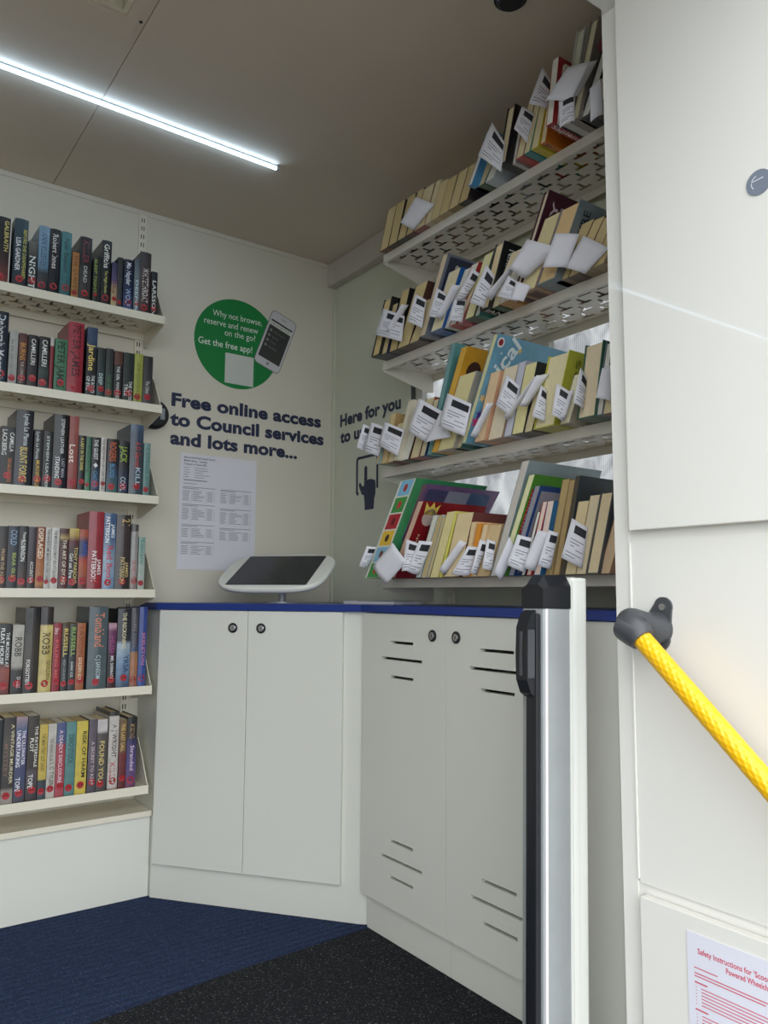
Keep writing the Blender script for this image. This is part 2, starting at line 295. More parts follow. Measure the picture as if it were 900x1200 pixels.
(3, -1.1359, -1.1198, 0.1881, 'p', [(0, (216, 214, 208)), (1, (222, 220, 214))], [('THE HANDSOME MANS DELUXE CAFE', (80, 80, 84), 0.02, 0.85, 0, 0.5)], 'narrow white book with grey lettering'),
(3, -1.1186, -1.0965, 0.1893, 'p', [(0, (224, 222, 214)), (1, (230, 228, 220))], [('THE MINOR ADJUSTMENT BEAUTY SALON', (90, 90, 84), 0.05, 0.8, 0, 0.4)], 'white book with fine lettering'),
(3, -1.0948, -1.0689, 0.188, 'p', [(0, (96, 40, 40)), (0.8, (84, 34, 36)), (0.85, (200, 170, 90)), (0.93, (90, 40, 40))], [('THE ART OF DYING', (232, 220, 200), 0.18, 0.9, 0.05, 0.4)], 'maroon paperback with cream lettering'),
(3, -1.0677, -1.039, 0.1896, 'p', [(0, (22, 22, 26)), (0.6, (50, 30, 30)), (0.8, (110, 40, 44)), (0.9, (214, 180, 80)), (1, (220, 190, 90))], [('TONY PARSONS', (220, 200, 130), 0.3, 0.88, 0.22, 0.36), ('Girl on Fire', (225, 220, 215), 0.4, 0.8, -0.22, 0.36)], 'black paperback with fiery yellow top'),
(3, -1.0377, -1.0124, 0.1885, 'p', [(0, (90, 40, 50)), (0.3, (190, 90, 40)), (0.5, (200, 70, 40)), (0.6, (40, 60, 110)), (0.8, (60, 60, 100)), (0.9, (200, 90, 30)), (1, (190, 70, 30))], [('UNTIL', (60, 80, 170), 0.2, 0.45, 0.1, 0.6)], 'orange and blue flame paperback'),
(3, -1.0116, -0.9666, 0.246, 'h', [(0, (166, 18, 42)), (1, (180, 26, 52))], [('JAMES', (235, 225, 225), 0.6, 0.8, 0.28, 0.24), ('PATTERSON', (240, 235, 235), 0.5, 0.88, -0.08, 0.3)], 'tall bright red hardback'),
(3, -0.9652, -0.9284, 0.2435, 'h', [(0, (120, 160, 200)), (0.4, (160, 186, 210)), (0.7, (70, 110, 160)), (1, (70, 104, 150))], [('JAMES', (235, 240, 240), 0.14, 0.32, 0.25, 0.3), ('PATTERSON', (240, 240, 240), 0.05, 0.38, -0.22, 0.32), ('Red Book', (200, 40, 60), 0.42, 0.9, 0.05, 0.5)], 'blue and white hardback with red lettering'),
(3, -0.927, -0.8815, 0.2408, 'h', [(0, (60, 48, 50)), (0.8, (70, 54, 54)), (1, (52, 40, 40))], [('21', (200, 170, 110), 0.05, 0.14, 0.15, 0.55), ('JAMES', (214, 190, 130), 0.62, 0.82, 0.3, 0.22), ('PATTERSON', (214, 190, 130), 0.56, 0.9, -0.02, 0.3)], 'brown hardback with gold number'),
(3, -0.8791, -0.8565, 0.213, 'h', [(0, (150, 130, 124)), (0.3, (176, 172, 168)), (0.88, (170, 166, 162)), (0.9, (90, 84, 80))], [('NINE LIVES', (190, 70, 70), 0.55, 0.9, 0, 0.5)], 'grey book with pink lettering'),
(3, -0.8535, -0.8328, 0.1734, 'p', [(0, (190, 200, 190)), (0.5, (180, 196, 184)), (1, (140, 186, 172))], [('Lantern', (60, 130, 116), 0.06, 0.5, 0, 0.55)], 'pale mint paperback'),
(4, -1.246, -1.2156, 0.206, 'p', [(0, (120, 50, 46)), (0.35, (170, 80, 66)), (0.42, (120, 60, 56)), (0.45, (44, 44, 48)), (1, (40, 40, 44))], [('THE MURDERS AT', (225, 225, 220), 0.12, 0.6, 0.22, 0.3), ('FLEAT HOUSE', (232, 232, 228), 0.06, 0.56, -0.25, 0.34)], 'black paperback with coral red foot'),
(4, -1.2122, -1.1813, 0.2029, 'p', [(0, (50, 44, 46)), (0.35, (60, 56, 56)), (0.42, (190, 184, 172)), (1, (196, 190, 178))], [('ROBB', (60, 58, 56), 0.18, 0.45, 0.05, 0.6), ('DARK', (220, 215, 210), 0.74, 0.9, 0.2, 0.3)], 'pale grey paperback with black foot'),
(4, -1.1795, -1.1398, 0.2521, 'h', [(0, (44, 40, 38)), (0.5, (70, 60, 48)), (1, (22, 22, 26))], [('WOOD', (40, 36, 34), 0.04, 0.3, -0.2, 0.34), ('FORGOTTEN', (226, 224, 218), 0.6, 0.88, -0.2, 0.26)], 'tall brown-black hardback with gilt stripe'),
(4, -1.1375, -1.1018, 0.2544, 'h', [(0, (226, 206, 120)), (0.5, (214, 190, 90)), (0.78, (230, 208, 120)), (0.8, (40, 30, 30)), (1, (50, 36, 36))], [('ROBB', (70, 56, 30), 0.3, 0.55, 0, 0.6), ('GOLDEN', (80, 60, 30), 0.62, 0.84, 0.25, 0.3)], 'shiny gold hardback with dark top'),
(4, -1.0995, -1.0773, 0.206, 'p', [(0, (160, 28, 44)), (1, (170, 32, 50))], [('Sins', (230, 200, 200), 0.07, 0.16, -0.1, 0.5), ('KILLING ME', (210, 90, 90), 0.24, 0.8, 0, 0.4)], 'plain red paperback'),
(4, -1.0748, -1.0552, 0.2031, 'p', [(0, (54, 56, 58)), (0.6, (50, 52, 54)), (0.9, (110, 84, 40)), (1, (70, 60, 50))], [('RUSSELL', (220, 196, 110), 0.07, 0.48, 0.05, 0.6), ('HIGH COUNTRY', (150, 160, 165), 0.52, 0.84, 0, 0.36)], 'charcoal paperback with yellow capitals'),
(4, -1.0533, -1.033, 0.2027, 'p', [(0, (60, 64, 66)), (0.6, (52, 56, 58)), (0.9, (60, 84, 50)), (1, (80, 80, 70))], [('RUSSELL', (150, 176, 90), 0.05, 0.48, 0.05, 0.6), ('DARK ICE', (200, 205, 205), 0.56, 0.78, 0, 0.36)], 'charcoal paperback with green capitals'),
(4, -1.0318, -1.0073, 0.2049, 'p', [(0, (180, 96, 44)), (1, (190, 100, 40))], [('SAXON', (130, 70, 30), 0.04, 0.5, 0, 0.6), ('GOLDEN KEY', (236, 214, 180), 0.5, 0.84, 0, 0.4)], 'orange-brown paperback'),
(4, -0.9985, -0.9408, 0.2537, 'h', [(0, (84, 102, 108)), (1, (78, 96, 104))], [('Tombland', (206, 130, 100), 0.07, 0.48, 0.06, 0.5), ('C J SANSOM', (180, 196, 200), 0.58, 0.86, 0.06, 0.24)], 'thick slate blue hardback with copper title'),
(4, -0.9378, -0.9129, 0.2033, 'p', [(0, (80, 30, 34)), (0.2, (22, 22, 26)), (0.55, (30, 20, 30)), (0.62, (96, 34, 84)), (0.88, (120, 44, 96)), (0.95, (200, 150, 170))], [('HUSH', (150, 60, 120), 0.2, 0.5, 0, 0.6), ('MEL SHERRATT', (226, 222, 222), 0.5, 0.84, 0.05, 0.36)], 'purple and black paperback'),
(4, -0.9107, -0.8694, 0.248, 'h', [(0, (60, 84, 120)), (0.3, (110, 150, 190)), (0.55, (170, 190, 206)), (0.6, (30, 36, 52)), (1, (24, 28, 42))], [('THE RECKONING', (216, 206, 170), 0.05, 0.5, 0, 0.3), ('YRSA', (40, 60, 90), 0.58, 0.8, 0.22, 0.4)], 'navy hardback fading to pale blue'),
(4, -0.8681, -0.8443, 0.2505, 'h', [(0, (160, 110, 80)), (0.3, (190, 120, 70)), (0.44, (170, 120, 60)), (0.46, (50, 76, 120)), (0.6, (60, 60, 76)), (1, (66, 66, 74))], [('HOME FIRES', (110, 104, 110), 0.08, 0.5, 0, 0.4)], 'grey hardback with orange and blue bands'),
(4, -0.843, -0.8178, 0.253, 'h', [(0, (40, 84, 170)), (0.3, (30, 70, 160)), (1, (20, 64, 160))], [('SKELETON', (200, 120, 150), 0.32, 0.72, 0.1, 0.4)], 'bright blue hardback'),
(5, -1.2396, -1.2227, 0.2396, 'p', [(0, (40, 60, 70)), (1, (30, 36, 40))], [], 'dark paperback cut off by the picture edge'),
(5, -1.2216, -1.1905, 0.2446, 'p', [(0, (170, 160, 150)), (0.16, (160, 150, 140)), (0.2, (66, 60, 56)), (0.7, (90, 84, 74)), (1, (60, 52, 54))], [('A VINTAGE MURDER', (210, 200, 170), 0.08, 0.76, 0.28, 0.28), ('MYSTERY', (120, 90, 80), 0.3, 0.68, -0.2, 0.34)], 'olive brown paperback'),
(5, -1.1889, -1.1587, 0.2443, 'p', [(0, (80, 74, 84)), (0.3, (70, 80, 120)), (0.75, (96, 88, 140)), (0.85, (90, 110, 150)), (1, (180, 150, 160))], [('THE ULLSWATER', (232, 230, 236), 0.16, 0.56, 0.22, 0.3), ('UNDERTAKING', (236, 234, 240), 0.16, 0.58, -0.22, 0.34), ('TOPE', (225, 225, 230), 0.7, 0.86, -0.15, 0.4)], 'purple-blue paperback with white capitals'),
(5, -1.1566, -1.1263, 0.244, 'p', [(0, (60, 54, 54)), (0.35, (96, 84, 92)), (0.4, (60, 52, 46)), (1, (70, 62, 54))], [('THE PATTERDALE', (230, 226, 216), 0.12, 0.6, 0.28, 0.28), ('PLOT', (230, 226, 216), 0.26, 0.42, -0.1, 0.32), ('TOPE', (232, 230, 226), 0.68, 0.84, -0.1, 0.42)], 'dark brown paperback with white capitals'),
(5, -1.1243, -1.1019, 0.217, 'p', [(0, (70, 84, 96)), (0.26, (56, 70, 80)), (0.28, (220, 190, 66)), (1, (226, 196, 70))], [('THE MAN THAT GOT AWAY', (110, 90, 30), 0.12, 0.62, 0, 0.5)], 'yellow paperback with dark blue foot'),
(5, -1.1006, -1.0772, 0.2172, 'p', [(0, (206, 200, 188)), (1, (212, 206, 194))], [('THE HERRING SELLER', (110, 100, 92), 0.2, 0.5, -0.05, 0.4), ('L C TYLER', (90, 84, 80), 0.52, 0.82, 0.1, 0.5)], 'off-white paperback'),
(5, -1.0759, -1.0508, 0.2174, 'p', [(0, (190, 70, 84)), (0.7, (186, 62, 80)), (0.74, (84, 96, 150)), (1, (80, 94, 150))], [('A DEADLY DISCLOSURE', (226, 200, 210), 0.1, 0.8, 0, 0.4)], 'pink-red paperback with blue top'),
(5, -1.0495, -1.0211, 0.2174, 'p', [(0, (84, 140, 140)), (1, (96, 156, 154))], [('DEAD STOCK', (40, 76, 80), 0.17, 0.56, 0.02, 0.5)], 'teal paperback with dark capitals'),
(5, -1.0197, -0.9871, 0.2171, 'p', [(0, (226, 200, 48)), (1, (232, 206, 52))], [('RISK OF HARM', (30, 30, 26), 0.14, 0.76, 0.22, 0.36)], 'bright yellow paperback with black capitals'),
(5, -0.9835, -0.9598, 0.2194, 'p', [(0, (84, 78, 90)), (0.5, (110, 96, 112)), (1, (104, 92, 104))], [('A SECRET TO KEEP', (200, 180, 180), 0.3, 0.88, 0.05, 0.4)], 'mauve grey paperback'),
(5, -0.9583, -0.9286, 0.2169, 'p', [(0, (80, 76, 80)), (0.8, (96, 90, 86)), (0.84, (214, 204, 204)), (1, (220, 210, 210))], [('FOUND YOU', (214, 190, 120), 0.3, 0.86, 0, 0.5)], 'grey paperback with white top'),
(5, -0.9238, -0.8939, 0.2376, 'h', [(0, (150, 60, 60)), (0.05, (214, 204, 196)), (0.94, (218, 208, 200)), (0.95, (50, 44, 46))], [('A J WRIGHT', (50, 46, 48), 0.16, 0.58, 0.05, 0.45), ('KILL', (170, 40, 46), 0.64, 0.84, -0.05, 0.5)], 'white hardback with black serif name'),
(5, -0.8913, -0.8691, 0.2114, 'p', [(0, (100, 36, 40)), (0.5, (130, 44, 46)), (0.55, (120, 90, 60)), (1, (130, 100, 60))], [('THE LAST CALL', (214, 180, 110), 0.06, 0.46, 0, 0.5)], 'tan and red paperback'),
(5, -0.8677, -0.8372, 0.2173, 'h', [(0, (130, 60, 100)), (0.3, (84, 70, 140)), (0.65, (60, 50, 110)), (0.75, (22, 22, 26))], [('MISSING', (150, 120, 80), 0.1, 0.3, 0, 0.5), ('Stranded', (214, 190, 210), 0.4, 0.75, 0.05, 0.4)], 'black and violet paperback')]
WINDOW_BOOKS=[
(0, -0.265, -0.6935, 0.0449, 0.0485, 0.1242, 0.19, (120, 80, 60), (206, 186, 140), 'old brown paperback with tanned pages', {}),
(0, -0.265, -0.7407, 0.0459, 0.0451, 0.1233, 0.185, (70, 60, 50), (200, 178, 128), 'tan-paged paperback with dark spine', {}),
(0, -0.265, -0.7889, 0.0423, 0.0549, 0.1214, 0.185, (60, 70, 60), (200, 178, 128), 'tan-paged paperback with green spine', {}),
(0, -0.265, -0.8334, 0.0368, 0.0621, 0.1201, 0.185, (90, 60, 60), (206, 186, 140), 'tan-paged paperback behind a blank slip', {}),
(0, -0.265, -0.8723, 0.0525, 0.0524, 0.1142, 0.19, (150, 90, 90), (214, 200, 160), 'thick paperback with rosy spine', {}),
(0, -0.265, -0.9268, 0.0245, 0.0548, 0.1122, 0.19, (200, 190, 160), (214, 200, 160), 'thin pale-paged paperback', {}),
(0, -0.265, -0.9534, 0.0399, 0.048, 0.0994, 0.185, (190, 170, 130), (206, 186, 140), 'cream-paged paperback with buff cover', {}),
(0, -0.265, -0.9956, 0.0403, 0.0426, 0.0949, 0.185, (180, 160, 120), (200, 178, 128), 'yellowed paperback with straw cover', {}),
(0, -0.265, -1.0378, 0.0413, 0.0475, 0.094, 0.185, (150, 130, 90), (206, 186, 140), 'yellowed paperback with khaki cover', {}),
(0, -0.265, -1.0809, 0.0383, 0.0466, 0.0926, 0.185, (60, 50, 50), (200, 178, 128), 'yellowed paperback with black-brown cover', {}),
(0, -0.31, -1.173, 0.0258, 0.0906, 0.1192, 0.195, (70, 140, 190), (225, 222, 212), 'sky blue book leaning steeply', {'thin': 1}),
(0, -0.285, -1.1731, 0.0393, 0.0836, 0.1003, 0.18, (60, 90, 60), (214, 200, 160), 'cream book with forest green spine', {}),
(0, -0.285, -1.2141, 0.0446, 0.0908, 0.1004, 0.18, (190, 200, 205), (225, 222, 212), 'book with white and grey spine', {}),
(0, -0.315, -1.2946, 0.0512, 0.0672, 0.1395, 0.2, (34, 32, 34), (224, 208, 170), 'black hardback with patterned dark spine', {'hb': 1, 'spine': (50, 54, 44)}),
(0, -0.29, -1.3223, 0.0108, 0.0374, 0.134, 0.19, (190, 186, 180), (225, 222, 212), 'very thin white booklet', {'thin': 1}),
(0, -0.3, -1.3445, 0.0256, 0.0488, 0.1354, 0.19, (176, 50, 46), (214, 200, 160), 'scarlet-spined book', {}),
(0, -0.3, -1.3716, 0.025, 0.0508, 0.1334, 0.19, (70, 140, 140), (214, 200, 160), 'turquoise-spined book', {}),
(0, -0.3, -1.3981, 0.0302, 0.0529, 0.1403, 0.19, (206, 190, 60), (214, 200, 160), 'yellow-spined book', {}),
(0, -0.3, -1.4297, 0.0155, 0.0383, 0.1533, 0.19, (200, 120, 40), (214, 200, 160), 'orange-spined book with a letter on it', {'sp': ('D', (90, 40, 20))}),
(0, -0.345, -1.4893, 0.0294, 0.0356, 0.1543, 0.205, (160, 30, 40), (225, 222, 212), 'thick red paperback with white title on its spine', {'sp': ('Sapiens', (236, 226, 216))}),
(0, -0.33, -1.5066, 0.0172, 0.0362, 0.1374, 0.2, (206, 200, 188), (225, 222, 212), 'white-spined book beside the thick red one', {'sp': ('MOTH', (120, 110, 100))}),
(0, -0.31, -1.5074, 0.025, 0.0512, 0.2167, 0.225, (200, 198, 194), (214, 216, 196), 'tall white-edged hardback reaching the ceiling', {'hb': 1}),
(0, -0.31, -1.5337, 0.0244, 0.0654, 0.2151, 0.225, (140, 130, 122), (220, 214, 180), 'tall grey hardback with a pink emblem', {'hb': 1, 'emblem': 1}),
(0, -0.3, -1.5521, 0.0278, 0.0711, 0.1432, 0.2, (40, 42, 46), (225, 222, 212), 'black hardback behind folded slips', {'hb': 1}),
(0, -0.3, -1.5811, 0.0331, 0.0652, 0.1147, 0.2, (70, 56, 60), (222, 206, 168), 'dark book at the partition end', {}),
(1, -0.3, -0.6997, 0.0537, 0.0862, 0.1676, 0.2, (40, 38, 40), (214, 190, 136), 'dark hardback with tan pages at the shelf end', {'hb': 1}),
(1, -0.29, -0.7417, 0.0387, 0.0755, 0.1438, 0.19, (40, 44, 70), (206, 186, 140), 'indigo-spined book', {}),
(1, -0.285, -0.7758, 0.04, 0.0652, 0.1756, 0.195, (30, 30, 32), (200, 178, 128), 'black book with white print on its cover', {'cv': ('OUT', (220, 220, 220))}),
(1, -0.285, -0.818, 0.058, 0.093, 0.1691, 0.19, (90, 60, 50), (210, 190, 140), 'tan-paged book with brown spine', {}),
(1, -0.285, -0.8781, 0.0476, 0.0838, 0.1109, 0.185, (96, 86, 80), (206, 186, 140), 'short grey-brown book', {}),
(1, -0.3, -0.9487, 0.0239, 0.1052, 0.2096, 0.225, (120, 124, 136), (216, 196, 166), 'tall thin book with a dark photographic cover', {'photo': 1}),
(1, -0.3, -0.998, 0.0514, 0.0817, 0.1504, 0.195, (30, 90, 160), (226, 214, 178), 'cobalt blue book with cream pages', {}),
(1, -0.29, -1.0394, 0.0279, 0.1007, 0.1421, 0.195, (206, 206, 200), (225, 222, 212), 'plain white book leaning steeply', {}),
(1, -0.29, -1.0691, 0.0291, 0.0954, 0.1458, 0.195, (190, 60, 60), (225, 222, 212), 'white book with red spine', {}),
(1, -0.285, -1.0942, 0.0321, 0.0952, 0.1119, 0.19, (200, 110, 120), (214, 200, 160), 'pink-spined book', {}),
(1, -0.29, -1.1337, 0.038, 0.085, 0.1553, 0.2, (60, 90, 60), (230, 222, 170), 'pale yellow book with green cover', {}),
(1, -0.285, -1.1679, 0.0186, 0.0614, 0.1126, 0.19, (40, 120, 110), (225, 222, 212), 'teal-spined book', {}),
(1, -0.305, -1.2099, 0.0327, 0.0636, 0.1593, 0.205, (28, 30, 30), (226, 206, 164), 'black hardback with white capitals', {'hb': 1, 'cv': ('IAN RANKIN', (225, 225, 220)), 'sp': ('IAN R', (230, 230, 225))}),
(1, -0.29, -1.2283, 0.037, 0.0856, 0.1255, 0.195, (50, 90, 70), (220, 206, 170), 'dark green book with cream pages', {}),
(1, -0.295, -1.272, 0.0479, 0.0857, 0.106, 0.195, (210, 160, 110), (225, 222, 212), 'peach-spined book under blank slips', {}),
(1, -0.305, -1.3315, 0.0179, 0.1127, 0.2284, 0.24, (70, 28, 44), (220, 206, 180), 'tall plum hardback with pale title', {'hb': 1, 'thin': 1, 'cv': ('URY', (220, 200, 206))}),
(1, -0.305, -1.3524, 0.0592, 0.0986, 0.1602, 0.205, (190, 160, 130), (222, 208, 160), 'fat cream-paged book with a framed picture on its spine', {'picspine': 1}),
(1, -0.31, -1.4176, 0.0587, 0.0837, 0.1617, 0.21, (122, 134, 140), (222, 190, 140), 'grey-blue hardback with dark capitals', {'hb': 1, 'cv': ('McINTYRE', (40, 46, 52)), 'leftc': (150, 60, 60)}),
(1, -0.285, -1.4566, 0.0373, 0.084, 0.1154, 0.19, (110, 90, 70), (206, 184, 136), 'brown-edged paperback under a curled slip', {}),
(1, -0.285, -1.4951, 0.0348, 0.0839, 0.1105, 0.19, (80, 60, 50), (212, 190, 140), 'chestnut paperback under a curled slip', {}),
(1, -0.285, -1.5312, 0.0337, 0.0731, 0.1044, 0.19, (140, 120, 90), (206, 186, 140), 'tan paperback by the partition', {}),
(1, -0.285, -1.5662, 0.0327, 0.0711, 0.1032, 0.19, (160, 140, 110), (200, 178, 128), 'buff paperback half behind the partition', {}),
(2, -0.315, -0.7487, 0.0284, 0.0571, 0.1058, 0.19, (150, 170, 170), (206, 186, 140), 'greyish book at the shelf end with slips', {}),
(2, -0.305, -0.764, 0.0289, 0.0497, 0.1453, 0.19, (180, 150, 100), (214, 190, 140), 'tan book with several slips', {}),
(2, -0.3, -0.7874, 0.0315, 0.0544, 0.112, 0.19, (120, 60, 50), (214, 200, 160), 'russet-spined book', {}),
(2, -0.31, -0.8346, 0.0339, 0.095, 0.1687, 0.195, (214, 206, 186), (222, 214, 190), 'thin cream book standing proud', {}),
(2, -0.29, -0.844, 0.0439, 0.0922, 0.1653, 0.19, (60, 50, 46), (225, 222, 212), 'black-brown spined book', {}),
(2, -0.29, -0.89, 0.0425, 0.078, 0.1639, 0.19, (150, 70, 60), (214, 200, 160), 'brick red spined book', {}),
(2, -0.29, -0.9345, 0.0335, 0.0797, 0.1546, 0.19, (40, 60, 110), (214, 200, 160), 'royal blue spined book', {}),
(2, -0.29, -0.9699, 0.0193, 0.108, 0.2974, 0.26, (90, 150, 150), (120, 160, 160), 'tall teal picture book', {'thin': 1}),
(2, -0.305, -1.0095, 0.0244, 0.1283, 0.2693, 0.26, (206, 150, 40), (216, 170, 70), 'tall mustard picture book with a girl on its cover', {'girl': 1, 'thin': 1}),
(2, -0.305, -1.0357, 0.0652, 0.0945, 0.1927, 0.19, (180, 174, 160), (226, 214, 160), 'cream-paged book with rounded grey cover', {}),
(2, -0.29, -1.0854, 0.03, 0.0858, 0.1182, 0.19, (60, 110, 110), (214, 200, 160), 'dark teal spined book', {}),
(2, -0.325, -1.1585, 0.0219, 0.1386, 0.2622, 0.29, (104, 158, 184), (214, 210, 160), 'large pale blue picture book with stars', {'stars': 1, 'thin': 1}),
(2, -0.31, -1.192, 0.0485, 0.079, 0.1711, 0.19, (200, 150, 120), (232, 200, 160), 'peach-paged paperback', {}),
(2, -0.3, -1.2315, 0.0577, 0.0725, 0.1762, 0.19, (180, 150, 130), (226, 214, 186), 'cream-paged paperback with beige cover', {}),
(2, -0.3, -1.2907, 0.0256, 0.0581, 0.1787, 0.19, (170, 172, 190), (200, 200, 212), 'lavender grey book', {}),
(2, -0.3, -1.3178, 0.0395, 0.0512, 0.1674, 0.2, (44, 48, 48), (228, 218, 160), 'charcoal book with yellowish pages', {}),
(2, -0.295, -1.3539, 0.0271, 0.055, 0.1332, 0.19, (90, 80, 70), (214, 200, 160), 'brown book behind white slips', {}),
(2, -0.305, -1.3962, 0.0651, 0.0528, 0.1682, 0.205, (186, 184, 66), (230, 218, 176), 'lime green hardback', {'hb': 1, 'cv': ('limes', (120, 120, 40))}),
(2, -0.295, -1.4707, 0.0284, 0.0463, 0.1086, 0.19, (170, 160, 140), (230, 222, 190), 'slim cream book beside the lime hardback', {}),
(2, -0.305, -1.5303, 0.0509, 0.029, 0.1666, 0.21, (50, 96, 76), (226, 208, 176), 'dark green hardback with thick cream pages', {'hb': 1}),
(2, -0.3, -1.5782, 0.02, 0.034, 0.1596, 0.205, (96, 116, 120), (225, 222, 212), 'slate green hardback by the partition', {'hb': 1}),
(2, -0.3, -1.5994, 0.0264, 0.0307, 0.1395, 0.2, (150, 110, 100), (214, 200, 160), 'brown book half behind the partition', {}),
(3, -0.345, -0.7373, 0.0755, 0.2379, 0.2765, 0.27, (60, 140, 90), (225, 222, 212), 'tall board book with coloured picture squares', {'squares': 1, 'keep': 1}),
(3, -0.315, -0.775, 0.0219, 0.2087, 0.2613, 0.285, (104, 76, 120), (120, 86, 100), 'large purple picture book', {'thin': 1, 'keep': 1, 'pict': 1}),
(3, -0.32, -0.8338, 0.0252, 0.133, 0.214, 0.24, (140, 28, 34), (222, 180, 160), 'red picture book with a crown on its cover', {'thin': 1, 'keep': 1, 'crown': 1}),
(3, -0.305, -0.9364, 0.0234, 0.0803, 0.1722, 0.19, (60, 130, 130), (225, 222, 212), 'slim teal book', {}),
(3, -0.305, -0.9617, 0.021, 0.0773, 0.1705, 0.19, (200, 200, 196), (200, 178, 128), 'slim white book', {}),
(3, -0.305, -0.9847, 0.0151, 0.0725, 0.1643, 0.19, (50, 100, 120), (206, 186, 140), 'slim petrol blue book', {}),
(3, -0.305, -1.0016, 0.0387, 0.0807, 0.1764, 0.19, (220, 210, 130), (232, 218, 160), 'pale yellow book with cream pages', {}),
(3, -0.305, -1.0422, 0.0144, 0.0717, 0.1692, 0.19, (216, 212, 80), (228, 222, 120), 'narrow bright yellow book', {}),
(3, -0.305, -1.0584, 0.0749, 0.0727, 0.1678, 0.215, (110, 60, 60), (234, 212, 166), 'fat cream-paged book with maroon cover', {}),
(3, -0.305, -1.1367, 0.0151, 0.0379, 0.1418, 0.19, (230, 200, 150), (234, 210, 164), 'cream book before the orange one', {}),
(3, -0.305, -1.1535, 0.0166, 0.044, 0.1358, 0.19, (226, 150, 50), (226, 150, 50), 'orange-edged slim book', {}),
(3, -0.305, -1.1717, 0.0179, 0.0482, 0.132, 0.19, (220, 190, 150), (234, 210, 170), 'cream book after the orange one', {}),
(3, -0.3, -1.1874, 0.0446, 0.0493, 0.1289, 0.19, (190, 160, 120), (220, 192, 146), 'tan-paged paperback in the middle', {}),
(3, -0.305, -1.2435, 0.0246, 0.1145, 0.2774, 0.3, (150, 164, 170), (206, 200, 190), 'tall pale grey picture book', {'thin': 1}),
(3, -0.315, -1.28, 0.0194, 0.1097, 0.2389, 0.27, (84, 146, 52), (230, 226, 180), 'tall grass green book with a red label', {'thin': 1, 'whowas': 1}),
(3, -0.31, -1.312, 0.0175, 0.0917, 0.2109, 0.265, (44, 74, 130), (150, 148, 156), 'navy-edged book with grey inside cover', {'thin': 1, 'greycover': 1}),
(3, -0.305, -1.3503, 0.0155, 0.0611, 0.1493, 0.19, (60, 50, 50), (225, 222, 212), 'slim brown book', {}),
(3, -0.305, -1.3672, 0.0222, 0.0663, 0.1717, 0.195, (200, 60, 54), (236, 214, 200), 'white book with red cover edge', {}),
(3, -0.305, -1.3907, 0.0337, 0.0639, 0.1717, 0.195, (20, 100, 150), (232, 210, 196), 'azure blue paperback', {}),
(3, -0.29, -1.4133, 0.0239, 0.0628, 0.2207, 0.25, (160, 136, 90), (186, 160, 110), 'tall tan-edged album', {}),
(3, -0.29, -1.4385, 0.0195, 0.058, 0.2164, 0.25, (150, 124, 84), (176, 150, 104), 'second tan-edged album', {}),
(3, -0.29, -1.4606, 0.0115, 0.0511, 0.2245, 0.27, (58, 66, 72), (84, 76, 60), 'large dark slate book', {'thin': 1}),
(3, -0.295, -1.4778, 0.0312, 0.0441, 0.1642, 0.19, (170, 150, 110), (224, 204, 160), 'cream-paged paperback with a printed slip', {}),
(3, -0.295, -1.5102, 0.0267, 0.0459, 0.1744, 0.195, (180, 160, 120), (220, 204, 170), 'tall cream-paged paperback', {}),
(3, -0.3, -1.5424, 0.0341, 0.0462, 0.1783, 0.2, (72, 78, 84), (226, 206, 168), 'dark grey hardback with silver script', {'hb': 1, 'cv': ('Rebecca', (190, 196, 200))}),
(3, -0.29, -1.5707, 0.0276, 0.0497, 0.133, 0.19, (190, 150, 120), (214, 184, 150), 'tan book half behind the partition', {})]
